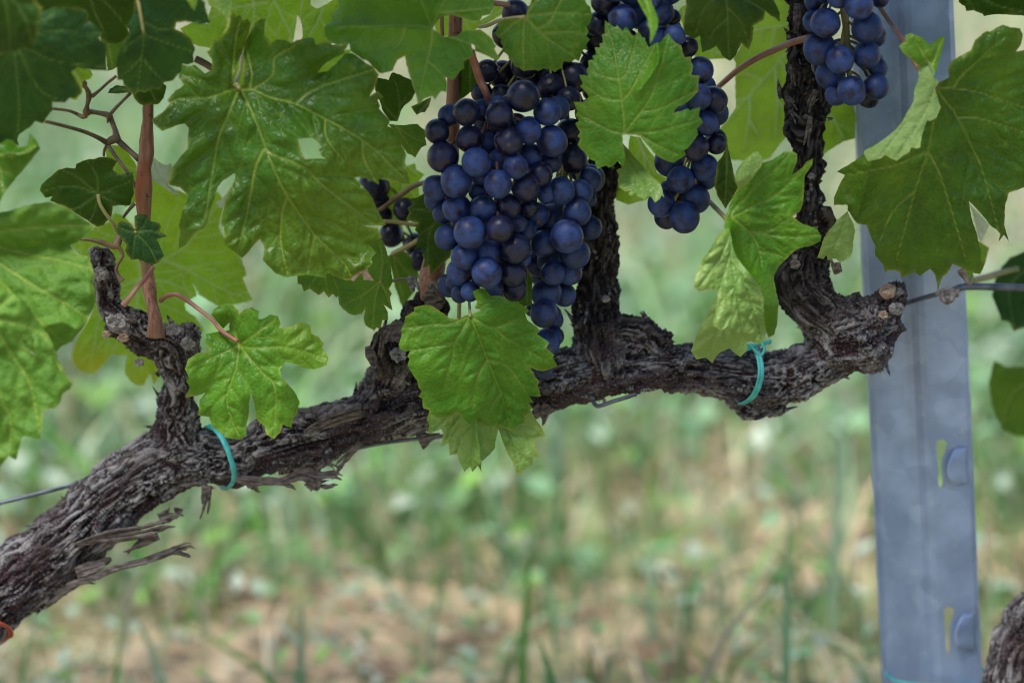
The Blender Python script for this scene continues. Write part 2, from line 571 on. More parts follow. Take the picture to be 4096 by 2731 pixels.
def weed_mesh(n, xr, yr, zr, smin, smax, cols, seed, dens=None):
    """broad weed leaves: small folded lens shapes"""
    r = np.random.default_rng(seed)
    x, y, z = r.uniform(*xr, n), r.uniform(*yr, n), r.uniform(*zr, n)
    if dens is not None:
        keep = r.uniform(0, 1, n) < dens(x, y)
        x, y, z = x[keep], y[keep], z[keep]
        n = len(x)
    s = r.uniform(smin, smax, n)
    az, el = r.uniform(0, 2 * math.pi, n), r.uniform(-.1, .9, n)
    d = np.column_stack([np.cos(az) * np.cos(el), np.sin(az) * np.cos(el), np.sin(el)])
    sd = np.column_stack([-np.sin(az), np.cos(az), np.zeros(n)])
    up = np.cross(d, sd)
    P = np.column_stack([x, y, z])
    V = np.zeros((n, 8, 3))
    prof = ((0, 0, 0), (.3, .30, .06), (.65, .27, .04), (1, 0, -.12), (.65, -.27, .04), (.3, -.30, .06), (.3, 0, -.02), (.65, 0, -.03))
    for k, (t, q, u) in enumerate(prof):
        V[:, k] = P + s[:, None] * (d * t + sd * q + up * u)
    base = (np.arange(n) * 8)[:, None]
    F = []
    for f in ((0, 6, 1), (0, 5, 6), (1, 6, 7, 2), (6, 5, 4, 7), (2, 7, 3), (7, 4, 3)):
        F += (base + np.array([f])).tolist()
    ci = r.integers(0, len(cols), n)
    C = np.array(cols)[ci] * r.uniform(.8, 1.2, (n, 1))
    return V.reshape(-1, 3), F, np.column_stack([np.repeat(C, 8, 0), np.ones(n * 8)])


def cover_mat(name, rough, trans):
    m, nt, ns, lk, bs = new_mat(name)
    c = attr(nt, "tint")["Color"]
    lk.new(c, bs.inputs["Base Color"])
    bs.inputs["Roughness"].default_value = rough
    bs.inputs["Specular IOR Level"].default_value = .35
    tr = nd(nt, "ShaderNodeBsdfTranslucent")
    lk.new(c, tr.inputs["Color"])
    mx = nd(nt, "ShaderNodeMixShader")
    mx.inputs[0].default_value = trans
    lk.new(bs.outputs[0], mx.inputs[1])
    lk.new(tr.outputs[0], mx.inputs[2])
    lk.new(mx.outputs[0], ns["Material Output"].inputs["Surface"])
    return m


def strip_density(lo, hi):
    """thin under the vine row, dense in the grassy alley behind; patches"""
    def f(x, y):
        q = np.column_stack([x * 2.2, y * 2.2, np.zeros_like(x)])
        patch = sstep(-.35, .35, perlin(q + 7.3))
        return (lo + (hi - lo) * sstep(.45, .85, y + .45 * sstep(-.02, .16, x))) * (.22 + .78 * patch) * (1 - .42 * sstep(1.35, 2.1, y))
    return f


def build_cover():
    gm = cover_mat("grass_blades", .40, .35)
    xr, yr = (-.80, .80), (.15, 4.2)
    greens = [(.13, .28, .08), (.19, .34, .16), (.26, .38, .26), (.10, .27, .04), (.32, .41, .24), (.07, .18, .05)]
    parts = [blade_mesh(42000, xr, yr, .02, .11, .003, .007, 1.2, greens, 11, strip_density(.30, 1.0)),
             blade_mesh(1600, xr, yr, .10, .22, .004, .009, .8, greens, 16, strip_density(.30, .8)),
             blade_mesh(5000, (-2.2, 2.2), (4.2, 9), .05, .22, .005, .010, .9, greens, 17)]
    v, f = merge([p[:2] for p in parts])
    tag(link("grass", make_mesh("grass", v, f, gm, True, {"tint": np.vstack([p[2] for p in parts])})), "green grass growing in the alley behind the vine", "grass", kind='stuff')
    straws = [(.50, .42, .26), (.43, .34, .20), (.58, .52, .37), (.31, .23, .13), (.54, .49, .38), (.25, .18, .11)]
    parts = [blade_mesh(10500, xr, yr, .015, .09, .002, .005, 3.0, straws, 12, lambda x, y: 1 - .80 * sstep(.7, 1.4, y)),
             blade_mesh(170, xr, (.15, 2.4), .10, .20, .003, .006, .5, straws[:3], 15)]
    v, f = merge([p[:2] for p in parts])
    tag(link("dry_straw", make_mesh("dry_straw", v, f, gm, True, {"tint": np.vstack([p[2] for p in parts])})), "dry straw and dead grass stalks lying on the soil", "straw", kind='stuff')
    weeds = [(.20, .36, .20), (.32, .45, .34), (.15, .30, .10), (.37, .45, .37), (.20, .38, .08), (.12, .24, .09)]  # palest tints stand in for sky glints on glossy blades
    parts = [weed_mesh(1500, xr, (.2, .6), (.004, .05), .008, .018, weeds, 19),
             weed_mesh(17000, xr, (.55, 4.2), (.005, .08), .010, .032, weeds, 13, strip_density(.34, .9)),
             weed_mesh(2500, (-2.2, 2.2), (4.2, 9), (.01, .15), .03, .06, weeds, 18)]
    v, f = merge([p[:2] for p in parts])
    tag(link("weeds", make_mesh("weeds", v, f, gm, True, {"tint": np.vstack([p[2] for p in parts])})), "low broad leaved weeds between the grass", "weeds", kind='stuff')


# ------------------------------------------------------------------ leaves
def seg_dist(P, A, B):
    """distance of each P (n,2) to the nearest of the segments A-B (m,2); also parameter-free nearest index"""
    best = np.full(len(P), 1e9)
    idx = np.zeros(len(P), int)
    for i in range(len(A)):
        ab = B[i] - A[i]
        t = np.clip(((P - A[i]) @ ab) / (ab @ ab + 1e-9), 0, 1)
        dd = np.hypot(*(P - A[i] - t[:, None] * ab).T)
        m = dd < best
        best[m] = dd[m]
        idx[m] = i
    return best, idx


def inside(P, poly):
    x, y = P[:, 0], P[:, 1]
    c = np.zeros(len(P), bool)
    j = len(poly) - 1
    for i in range(len(poly)):
        xi, yi = poly[i]
        xj, yj = poly[j]
        hit = ((yi > y) != (yj > y)) & (x < (xj - xi) * (y - yi) / (yj - yi + 1e-12) + xi)
        c ^= hit
        j = i
    return c


def densify(poly, step, r, jag):
    """closed outline: straight runs softened, with fine irregular wobble"""
    out = []
    n = len(poly)
    for i in range(n):
        a, b = poly[i], poly[(i + 1) % n]
        L = np.hypot(*(b - a))
        k = max(1, int(L / step))
        nrm = np.array([b[1] - a[1], a[0] - b[0]]) / (L + 1e-9)
        bulge = r.uniform(-.04, .035) * L
        for q in range(k):
            t = q / k
            w = math.sin(math.pi * t)
            p = a + (b - a) * t + nrm * (bulge * w + (r.normal() * jag if q else 0))
            out.append(p)
    return np.array(out)


def blade_geo(outline, veins, d, tilt=(0, 0), J=None, curl=0., wave=.004, quilt=.0012, folds=(), res=7, hole=None,
              seed=0, under=False, vw=6.0, side=True, vsp=1.0, ygrad=None):
    r = np.random.default_rng(seed)
    poly = px(outline) if isinstance(outline, str) else outline
    area = .5 * np.sum(poly[:, 0] * np.roll(poly[:, 1], -1) - np.roll(poly[:, 0], -1) * poly[:, 1])
    if area < 0:
        poly = poly[::-1]
    # positive shoelace in y-down pixels
    ring = densify(poly, res * 1.3, r, res * .09)
    rings = [ring]
    if hole is not None:
        hp = px(hole)
        rings.append(densify(hp, res * 1.3, r, res * .09))
    lo, hi = poly.min(0), poly.max(0)
    gx, gy = np.meshgrid(np.arange(lo[0], hi[0], res), np.arange(lo[1], hi[1], res))
    G = np.column_stack([gx.ravel(), gy.ravel()])
    G[:, 0] += (np.round((G[:, 1] - lo[1]) / res).astype(int) % 2) * res * .5
    G = G[inside(G, ring)]
    if hole is not None:
        G = G[~inside(G, rings[1])]
    allring = np.vstack(rings)
    # drop grid points too near the outline
    keep = np.ones(len(G), bool)
    for s in range(0, len(allring), 64):
        dd = np.min(np.hypot(G[:, None, 0] - allring[None, s:s + 64, 0], G[:, None, 1] - allring[None, s:s + 64, 1]), 1)
        keep &= dd > res * .55
    G = G[keep]
    pts = np.vstack([allring, G])
    edges, k = [], 0
    for q in rings:
        n = len(q)
        edges += [(k + i, k + (i + 1) % n) for i in range(n)]
        k += n
    cv, ce, cf, *_ = geometry.delaunay_2d_cdt([Vector(p) for p in pts], edges, [], 0, 1e-4)
    P = np.array([(v[0], v[1]) for v in cv])
    F = [tuple(f) for f in cf]
    cen = np.array([P[list(f)].mean(0) for f in F])
    ins = inside(cen, ring)
    if hole is not None:
        ins &= ~inside(cen, rings[1])
    F = [f for f, i in zip(F, ins) if i]
    used = np.zeros(len(P), bool)
    used[np.unique(np.array(F))] = True
    remap = np.cumsum(used) - 1
    P = P[used]
    F = [tuple(remap[i] for i in f) for f in F]
    J = px(J)[0] if isinstance(J, str) else (P.mean(0) if J is None else J)
    # main veins
    MV = [catmull(px(v), 4) for v in veins]
    A1 = np.vstack([m[:-1] for m in MV]) if MV else np.zeros((0, 2))
    B1 = np.vstack([m[1:] for m in MV]) if MV else np.zeros((0, 2))
    W1 = np.concatenate([np.linspace(1, .45, len(m) - 1) for m in MV]) if MV else np.zeros(0)
    # side veins branch off alternately
    A2, B2 = [], []
    if side:
        for m in MV:
            Ls = np.concatenate([[0], np.cumsum(np.hypot(*np.diff(m, axis=0).T))])
            pos, sg = 40 + r.uniform(0, 30), 1
            while pos < Ls[-1] - 15:
                p = np.array([np.interp(pos, Ls, m[:, 0]), np.interp(pos, Ls, m[:, 1])])
                p2 = np.array([np.interp(pos + 8, Ls, m[:, 0]), np.interp(pos + 8, Ls, m[:, 1])])
                t = (p2 - p) / (np.hypot(*(p2 - p)) + 1e-9)
                ang = sg * math.radians(r.uniform(46, 60))
                L = max(60, min(230, (Ls[-1] - pos) * .75)) * r.uniform(.8, 1.2)
                q = p
                for s in range(6):
                    dr = np.array([t[0] * math.cos(ang) - t[1] * math.sin(ang), t[0] * math.sin(ang) + t[1] * math.cos(ang)])
                    nq = q + dr * L / 6
                    A2.append(q)
                    B2.append(nq)
                    q = nq
                    ang *= .90
                sg = -sg
                pos += r.uniform(30, 48) * vsp
    N = len(P)
    if len(A1):
        d1, i1 = seg_dist(P, A1, B1)
        w1 = W1[i1] * vw * .82
        v1 = np.exp(-(d1 / w1) ** 2)
    else:
        d1, v1 = np.full(N, 99.), np.zeros(N)
    if A2:
        d2, _ = seg_dist(P, np.array(A2), np.array(B2))
        v2 = np.exp(-(d2 / (vw * .62)) ** 2)
    else:
        d2, v2 = np.full(N, 99.), np.zeros(N)
    de = np.full(N, 1e9)
    for s in range(0, len(allring), 64):
        de = np.minimum(de, np.min(np.hypot(P[:, None, 0] - allring[None, s:s + 64, 0], P[:, None, 1] - allring[None, s:s + 64, 1]), 1))
    X, Y = (P[:, 0] - J[0]) * MPP, -(P[:, 1] - J[1]) * MPP
    size = np.hypot(*(hi - lo)) * MPP * .5
    h = tilt[0] * X + tilt[1] * Y - curl * (X * X + Y * Y) / size
    Z3 = np.column_stack([X, Y, np.full(N, seed * 3.7)])
    h = h + wave * perlin(Z3 * [28, 28, 1]) + wave * .5 * perlin(Z3 * [70, 70, 1]) * sstep(0, 60, de[:]) * .6 + wave * 1.1 * perlin(Z3 * [55, 55, 1] + 9) * np.exp(-de / 45)
    dv = np.minimum(d1, d2)
    h = h + quilt * (1 - np.exp(-(dv / (13 * vsp)) ** 1.5)) * (.7 + .6 * perlin(Z3 * [90, 90, 1] + 5)) * sstep(0, 25, de)
    h = h + quilt * .22 * perlin(Z3 * [230, 230, 1] + 2) * sstep(0, 10, dv)
    h = h - .0007 * v1
    for spec, amp, w in folds:
        fp = catmull(px(spec), 4)
        fd, _ = seg_dist(P, fp[:-1], fp[1:])
        h = h + amp * np.exp(-fd / w)
    V = at(P, d + h)
    # facing: upper side towards the camera unless 'under'
    a, b, c = (V[F[0][k]] for k in range(3))
    nrm = np.cross(b - a, c - a)
    flip = (nrm @ (CAM - a)) < 0
    if flip != under:
        F = [f[::-1] for f in F]
    yel = np.zeros(N)
    if ygrad is not None:
        gx_, gy_, y0, y1 = ygrad          # direction in the picture plane, start and end in leaf radii
        u = (X * gx_ + Y * gy_) / size + .22 * perlin(Z3 * [40, 40, 1] + 4)
        yel = sstep(y0, y1, u)
    return V, F, dict(vein=v1, vein2=v2 * (1 - v1), edge=np.exp(-(de / 7) ** 1.5), yel=yel), at(J, d)[0]


LEAF_GROUP = "leaves of the grapevine"
_seed = [0]


def leaf(label, outline, veins, d, mat, petiole=None, lobes=(), group=LEAF_GROUP, cat="leaf", **kw):
    _seed[0] += 1
    kw.setdefault('seed', _seed[0])
    V, F, A, org = blade_geo(outline, veins, d, **kw)
    o = shifted("grape_leaf", V, F, mat, None, org, A)
    tag(o, label, cat, group)
    for lo in lobes:
        lk = dict(lo)
        lk.setdefault('seed', _seed[0] + 50)
        name, m = lk.pop('name', 'curled_lobe'), lk.pop('mat')
        lab = lk.pop('label', None)
        v, f, a, _ = blade_geo(lk.pop('outline'), lk.pop('veins', []), lk.pop('d'), **lk)
        q = shifted(name, v, f, m, o, None, a)
        if lab:
            q['label'] = lab
    if petiole:
        for spec, dd, rr, pm in ([petiole] if isinstance(petiole, tuple) else petiole):
            v, f = pix_tube(spec, dd, rr, 8)
            shifted("petiole", v, f, pm, o)
    return o
def build_leaves():
    # --- the big glossy leaf, left of the bunches
    leaf("largest leaf, glossy and deeply lobed, just left of the grape bunches",
         "B 268,685 275,600 300,500 345,400 392,260 405,185 380,150 345,165 322,120 290,135 268,95 240,135 215,260 180,300 95,330 80,400 55,415 95,480 90,560 40,590"
         " A 1560,520 1500,530 1462,518 1440,560 1430,620 1470,680 1400,730 1340,800 1360,830 1300,900 1210,960 1230,990 1300,1050 1400,1010 1480,990 1510,1030 1500,1130 1495,1200 1430,1270 1380,1330 1360,1400 1350,1480"
         " G 1440,100 1492,155 1500,200 1460,280 1430,400 1440,470 1430,585 1480,560 1560,470 1640,440 1690,250 1740,100 1790,40"
         " B 265,1390 282,1385 H 278,240 200,400 190,470 165,560 180,650 200,760 300,830 335,865 400,800 480,710 515,790 500,880 560,940 600,985 700,1020 800,1005 860,1000 1000,1022 1020,985 1100,1020 1190,1045 1270,980 1330,960 1385,910 1370,870 1405,820 1350,750 1460,700 1420,625 1300,600 1400,610 1490,600 1420,480 1385,390 1350,340 1270,250"
         " B 1235,1415 1330,1430 1430,1480 1432,1432 1520,1450 1680,1472 1660,1380 1640,1290 1650,1240 1610,1160 1640,1120 1550,1030 1500,1010 1520,970 1500,940 1430,870 1440,850 1420,800 1472,780 1420,730 1360,770 1400,700 1420,640 1432,600 1380,530 1320,500 1215,425 1160,430 1100,500 1020,572 945,582 980,530 1050,480 1150,430 1195,340 1130,362 1060,360 1040,340 1000,330 925,360 910,310 880,300 830,310 770,322 730,350 690,322 620,315 560,350 545,310 515,280 525,155 490,150 440,190 395,270 365,330 345,430 352,560 340,675 310,700",
         ["B 330,720 430,720 560,780 760,830 1000,950 1200,1060 1400,1200 1650,1440",
          "B 330,720 360,780 430,930 530,1190 560,1280 H 700,370 920,680 1130,880 1200,1000",
          "B 320,720 290,760 200,980 155,1080 120,1250 H 40,540",
          "B 320,720 265,715 60,780 A 1400,800 1240,960",
          "B 400,712 430,710 580,600 600,460 760,370", "B 400,712 410,560 370,340 460,190",
          "B 320,720 262,640 290,300 330,150",
          "B 535,1200 600,1240 830,1340 H 1000,300 1200,450 1400,600",
          "B 510,1190 440,1350 H 380,500 340,640 300,820",
          "H 690,390 650,560 650,760 700,990", "H 915,680 890,800 860,980",
          "B 760,830 900,720 1100,650 1380,560", "B 1000,950 1010,1100 1140,1280", "B 1300,1130 1310,1270 1400,1440"],
         .075, M_GLOSS, hole="B 782,1112 900,1105 950,1140 975,1175 948,1200 962,1240 1008,1272 840,1275 805,1190",
         J="B 330,720", tilt=(.10, -.16), wave=.0075, quilt=.0026, curl=.15, res=6, vw=6, vsp=1.35, ygrad=(.45, -.85, .25, 1.0),
         folds=[("B 300,690 345,400 385,270", -.012, 50)],
         petiole=("B 320,712 300,690 290,660 320,560 335,430", [.075, .07, .05, .03], [7, 9, 8, 6], M_STALK),
         lobes=[dict(name='withered_tip', mat=M_CUTORANGE, label="dry pink withered tip", outline="H 1195,1040 1230,1050 1270,1000 1300,985 1310,1040 1340,1040 1395,1045 1350,990 1340,950 1290,965 1240,1000", d=.082, wave=.004, side=False)])
    leaf("glossy leaf with drooping lobes at top, beside the reddish cane",
         "C -490,-20 B 1110,60 1050,130 1060,170 1020,190 990,222 1000,290 1040,340 1100,360 1195,350 1200,410 1250,440 1300,480 1325,480 1380,530 1432,585 1460,590 1540,570 1580,482 1640,450 1650,520 1665,565 1690,640 1730,760 1745,842 1790,790 1860,770 1880,800 1930,730 1975,740 1975,650 1960,620 2030,640 2080,570 2112,550 2110,490 2170,462 2190,440 2170,350 2200,370 2200,410 C 700,450 770,490 800,462 755,390 772,370 740,320 700,280 640,235 520,245 450,290 350,290 300,255 262,232 280,195 330,140 420,120 520,150 560,170 640,172 660,130 720,120 755,60 750,20 790,-60 700,-110 300,-150 -200,-140",
         ["B 1860,225 1640,205 1400,210 1100,220", "B 1860,225 1820,130 1770,10 1720,-80", "B 1860,225 1900,110 1960,10 2000,-60", "B 1905,105 2200,80 2340,60",
          "B 1860,225 1850,350 1820,480 1780,640 1745,830", "B 1640,205 1620,310 1560,390", "B 1860,235 1960,290 2100,330 2350,450", "B 1815,490 1900,560 1960,640"],
         .060, M_FRESH, J="B 1860,225", tilt=(.05, -.70), wave=.005, quilt=.0012, curl=.1, vw=6, res=6,
         folds=[("B 1000,210 1400,215 1860,235", .012, 60)])
    leaf("small rounded leaf lying over the dark top of the grapes",
         "C 1000,132 1015,95 1030,60 1050,0 1060,-60 1150,-120 1400,-110 1470,-20 1500,40 1525,60 1540,130 1520,190 1490,210 1510,260 1490,290 1520,320 1490,360 1500,390 1465,400 1450,440 1430,490 1400,475 1360,500 1310,490 1300,540 1240,580 1210,560 1150,548 1110,570 1080,560 1050,562 990,572 960,545 920,530 890,480 870,475 865,445 820,410 825,370 805,345 812,315 780,300 760,265 785,220 780,180 840,148 920,158",
         ["C 1000,135 1150,112 1400,110 1520,120", "C 1000,135 1130,270 1250,360 1420,470", "C 1000,135 985,300 990,540", "C 1000,135 1070,30 1180,-60", "C 1000,135 900,200 800,290", "C 1130,270 1330,260 1490,270", "C 1100,235 1200,170 1300,-20"],
         .062, M_MID, J="C 1000,135", tilt=(.05, -.10), wave=.004, quilt=.0013, curl=.25,
         petiole=("C 640,215 700,205 780,170 870,150 1000,135", [-.01, .02, .055, .062], [9, 8, 7, 7], M_STALK))
    leaf("heart shaped fresh green leaf with a folded tail, covering the right hand grapes",
         "E 378,1085 382,1140 392,1200 400,1280 370,1312 340,1290 300,1332 270,1342 250,1325 230,1332 180,1352 160,1290 110,1270 80,1220 20,1160 42,1110 20,1092 42,1060 0,990 30,970 0,920 20,892 -12,815 60,822 110,775 40,692 62,670 35,600 110,605 90,560 112,530 105,485 150,480 138,450 168,440 158,380 200,382 195,350 222,345 215,280 240,270 240,165 280,190 320,222 335,200 385,250 405,215 440,258 470,290 510,252 540,302 558,300 590,382 630,352 660,342 680,342 745,265 780,318 800,340 850,368 862,420 880,462 932,458 928,500 945,530 938,572 930,602 1000,608 985,680 980,740 920,800 880,832 830,850 800,880 790,905 850,890 900,868 920,885 997,858 990,930 1027,980 975,1030 985,1080 940,1140 900,1190 870,1200 888,1240 840,1270 790,1302 740,1290 660,1250 620,1212 580,1160 520,1092 490,1078 400,1078",
         ["E 385,1072 392,980 370,800 350,630 300,350 245,180", "E 385,1072 520,900 610,760 680,560 745,280", "E 385,1072 500,1060 650,1050 990,960", "E 500,1068 640,1150 820,1240", "E 385,1072 250,1030 100,950 10,915",
          "E 372,800 250,790 80,690", "E 375,800 450,720 560,510 640,365", "E 535,890 700,860 970,720", "E 350,632 230,610 120,560", "E 350,640 420,560 500,270"],
         .072, M_FRESH, J="E 385,1072", tilt=(.10, -.06), wave=.003, quilt=.0007, curl=.18, res=5, vw=4.5,
         folds=[("E 660,345 668,490 620,580 520,720", .006, 25)],
         lobes=[dict(mat=M_PALE, label="paler lobe folded down behind", outline="E 383,1145 440,1212 520,1300 600,1398 680,1470 700,1520 714,1582 690,1560 680,1590 640,1622 612,1580 580,1562 560,1600 540,1588 500,1576 480,1545 455,1570 430,1560 440,1525 400,1532 350,1500 340,1440 352,1400 330,1362 390,1332 398,1280 388,1200",
                     veins=["E 390,1170 440,1290 540,1430 640,1590"], d=.066, tilt=(.3, -.9), wave=.003, quilt=.0008, vw=4)])
    leaf("matte green leaf hanging over the cordon at the bottom tip of the main bunch",
         "J 757,215 700,240 640,252 590,240 520,190 440,140 400,138 350,147 310,160 312,190 240,230 235,282 205,340 215,362 190,450 200,492 240,512 285,500 258,552 275,570 260,622 300,690 335,740 350,800 375,832 345,870 380,890 385,962 435,980 460,1025 540,1045 600,1035 650,1000 700,1040 750,1092 800,1070 830,1040 900,1080 985,1108 1060,1135 1112,1150 1150,1092 1190,1090 1192,1020 1240,1010 1252,960 1230,922 1270,915 1230,865 1325,872 1320,830 1302,790 1312,740 1280,718 1272,680 1240,640 1300,662 1350,668 1460,630 1445,600 1420,560 1437,540 1370,482 1395,440 1340,402 1290,370 1322,350 1290,310 1260,290 1220,262 1200,210 1238,190 1180,142 1140,110 1080,108 1000,65 920,68 885,12 850,5 780,30 795,70 818,110 798,165 850,180 800,206",
         ["J 760,228 820,370 900,580 960,720 1010,850 1070,1080", "J 760,228 700,330 640,430 620,560 580,680 560,800", "J 760,228 880,300 960,330 1060,410 1160,465 1400,600", "J 895,580 830,690 795,830 780,980", "J 905,580 1000,600 1090,660 1160,760 1220,850",
          "J 960,322 1060,290 1180,290", "J 760,228 600,290 420,300 230,320", "J 640,440 480,470 300,500", "J 1005,850 950,930 900,1050", "J 760,228 840,160 960,100"],
         .070, M_FRESH, J="J 760,228", tilt=(-.22, -.10), wave=.005, quilt=.0014, curl=.12, res=5, vw=4.2, ygrad=(.8, .1, .35, 1.1),  # yellow towards the right stands in for light coming through from behind
         folds=[("J 760,228 900,580 1010,850 1070,1100", -.004, 60)],
         petiole=("J 752,90 756,150 760,228", [.03, .05, .07], [6, 6, 7], M_STALK))
    leaf("pale mottled leaf with dried tips, peeping out below the matte leaf on the cordon",
         "J 440,930 415,1060 432,1090 425,1140 440,1172 480,1150 530,1130 547,1160 530,1272 560,1255 590,1240 600,1342 655,1330 672,1390 715,1472 735,1450 762,1430 780,1472 820,1420 855,1478 850,1390 920,1330 960,1280 972,1200 990,1130 1050,1300 1100,1390 1120,1460 1155,1502 1210,1440 1262,1420 1265,1352 1312,1360 1305,1310 1280,1280 1285,1200 1362,1185 1340,1130 1290,1060 1250,985 1000,850 700,850",
         ["J 800,880 790,1080 775,1200 770,1440", "J 900,880 1080,1200 1150,1480", "J 700,900 560,1060 450,1160", "J 790,1080 690,1200 650,1320", "J 700,1000 610,1120 560,1250"],
         .052, M_PALE, J="J 800,880", tilt=(.0, -.30), wave=.006, quilt=.0016, curl=.1, res=6, vw=4.5,
         folds=[("J 800,1000 820,1200 850,1400", .012, 40)])
    leaf("mid sized bright leaf in front of the forked branch, above the left teal tie",
         "P 1325,562 1340,530 1370,510 1420,490 1460,500 1495,535 1500,560 1530,530 1580,515 1625,540 1618,590 1650,588 1690,565 Q 130,560 175,570 192,620 180,650 240,640 310,610 380,630 385,680 430,700 462,740 450,770 490,830 480,880 400,905 320,890 270,870 225,860 190,910 200,960 260,1020 290,1060 312,1110 295,1180 270,1220 260,1270 205,1250 190,1300 150,1340 100,1310 90,1260 60,1240 40,1200 30,1130 10,1060 P 1572,1060 1560,1120 1560,1200 1545,1260 1545,1312 1500,1345 1420,1330 1370,1290 1330,1262 1310,1202 1240,1192 1250,1100 1290,1050 1240,1070 1165,1082 1190,1020 1168,980 1182,950 1160,900 1180,840 1240,800 1310,796 1290,740 1290,682 1360,670 1440,660 1440,610 1400,650",
         ["P 1500,755 1640,920 1725,1020 Q 150,1330", "P 1500,755 1400,800 1180,900", "P 1500,755 1480,900 1420,1100 1500,1330", "P 1500,755 Q 0,770 250,770 480,840", "P 1500,755 1600,680 Q 160,590", "P 1500,755 1470,650 1420,510"],
         .080, M_FRESH, J="P 1500,755", tilt=(.05, -.35), wave=.006, quilt=.0016, curl=.2, res=6, vw=4.5,
         folds=[("P 1440,610 1500,755", -.008, 40)],
         petiole=("G 1285,1005 1330,970 1400,955 1470,985 1600,1080 1690,1150 1770,1245 1900,1330", [.03, .04, .06, .08], [10, 9, 8, 8], M_PINK))
    # --- left edge
    leaf("blurred puckered leaf at left edge with a curled under rim",
         "G -260,330 0,300 100,280 200,240 280,225 380,215 520,250 600,300 640,330 700,370 765,405 730,440 700,470 640,520 560,560 590,612 640,640 700,650 740,740 750,800 745,860 760,930 770,1020 740,1080 720,1110 700,1190 640,1262 580,1332 500,1362 440,1420 300,1440 100,1300 -260,1200",
         ["G -100,470 200,430 500,410 740,405", "G -100,560 250,640 560,700 740,760", "G -100,640 200,840 500,1010 700,1140", "G -100,760 120,980 330,1180 520,1340"],
         .115, M_SOFT, J="G -60,520", tilt=(.15, -.30), wave=.007, quilt=.0034, curl=.1, res=8, vw=6, vsp=1.9,
         folds=[("G 0,600 300,600 620,560", -.014, 70), ("G 380,1200 500,1180 620,1230", .010, 30)])
    leaf("blurred front leaf in lower left corner of the foliage with an open sinus",
         "G -260,820 0,850 50,880 100,950 200,1020 260,1100 320,1190 380,1270 430,1370 460,1470 P 340,800 385,880 410,930 455,990 440,1030 390,1060 380,1110 340,1150 270,1160 262,1260 250,1342 190,1332 140,1330 120,1400 100,1472 50,1440 0,1510 -60,1560 -180,1500",
         ["G -80,1150 200,1200 380,1330 P 400,960", "G -80,1150 100,1440 P 190,1000 250,1300", "G -80,1150 P -20,1000 60,1200 60,1420", "G -80,1100 60,1000 120,960"],
         .150, M_SOFT, J="G -80,1150", tilt=(.10, -.22), wave=.006, quilt=.0030, curl=.1, res=9, vw=6, vsp=1.9,
         hole="P 138,690 150,684 200,690 215,720 212,770 228,822 190,800 150,760 140,730")
    leaf("dark blue green leaf with broad shoulders in the top left corner",
         "A 330,110 420,62 520,50 620,62 680,80 712,110 700,162 780,222 825,265 790,310 842,350 855,440 850,520 856,570 740,562 620,540 570,575 640,690 652,742 600,790 560,780 520,822 420,815 422,880 380,932 340,990 280,970 240,1020 190,1052 150,1082 140,1120 155,1168 100,1150 0,1152 -260,1200 -260,60",
         ["A 100,300 400,250 820,265", "A 100,300 400,480 840,540", "A 100,300 300,700 500,810", "A 100,300 150,800 140,1100", "A 100,300 300,180 520,60"],
         .125, M_BLUE, J="A 100,300", tilt=(.1, .20), wave=.007, quilt=.0010, curl=.3, res=9, vw=5)
    leaf("brown rimmed leaf in the extreme top left corner, nearest the lens",
         "A -260,-120 250,-120 290,20 340,70 330,110 312,150 305,210 295,290 270,350 242,402 190,380 100,430 0,440 -260,460",
         ["A 20,-100 60,150 80,420", "A 20,-100 180,100 260,370"], .165, M_DARK, J="A 20,-60", tilt=(.25, .05), wave=.006, res=9, curl=.2)
    leaf("shaded dark leaf behind the two left corner leaves",
         "A 250,-120 1150,-120 1120,0 1082,45 1072,150 1020,232 1032,300 950,342 860,350 800,290 700,240 600,200 400,160 280,120",
         ["A 700,-100 760,100 880,330", "A 700,-100 900,80 1030,240"], .060, M_DARK, J="A 700,-60", tilt=(0, .55), res=9, curl=.1)
    leaf("hanging blue green leaf over the top of the left cane",
         "A 1090,-60 1200,-100 1500,-90 1570,-30 1640,20 1652,100 1682,180 1600,196 1480,172 1412,182 1400,232 1470,262 1520,302 1562,400 1545,440 1552,500 1500,520 1460,512 1452,570 1390,642 1312,662 1270,722 1212,712 1160,742 1112,732 1070,762 1030,722 990,682 982,642 940,642 935,560 930,490 960,402 1002,310 1030,262 1020,202 1072,100",
         ["A 1108,20 1140,170 1150,280 1135,460 1100,720", "A 1140,170 1300,240 1480,190 1650,160", "A 1150,280 1290,330 1540,420", "A 1133,460 1250,600 1310,650", "A 1150,280 1030,360 950,480", "A 1135,460 1040,560 960,620"],
         .100, M_BLUE, J="A 1110,20", tilt=(.05, .12), wave=.005, quilt=.0008, curl=.25, res=8, vw=4,
         petiole=("A 1085,-80 1095,-20 1115,60 1150,270", [.095, .1, .1], [8, 7, 6], M_STALK))
    leaf("translucent yellow green leaf behind the top of the largest leaf",
         "B -160,230 -60,180 60,190 90,60 40,-90 830,-90 805,60 775,140 760,250 745,345 720,420 900,420 1200,400 1200,600 1050,680 600,700 350,760 240,640 200,460 80,385 0,372 -80,345",
         ["B 560,-80 620,60 715,250 725,345", "B 780,130 715,250", "B 400,-80 430,150 300,600", "B 540,20 300,60 60,160", "B 720,300 900,480 1150,520"],
         -.035, M_YELLOW, J="B 560,-60", tilt=(0, .15), wave=.006, res=8, curl=.1)
    leaf("pale pointed leaf hanging down from the top edge above the largest leaf",
         "B 30,-60 70,40 130,70 180,110 215,160 212,220 185,280 225,230 245,160 250,60 252,-60",
         ["B 225,-50 225,150 190,270"], .085, M_PALE, J="B 220,-40", tilt=(.1, -.2), res=8)
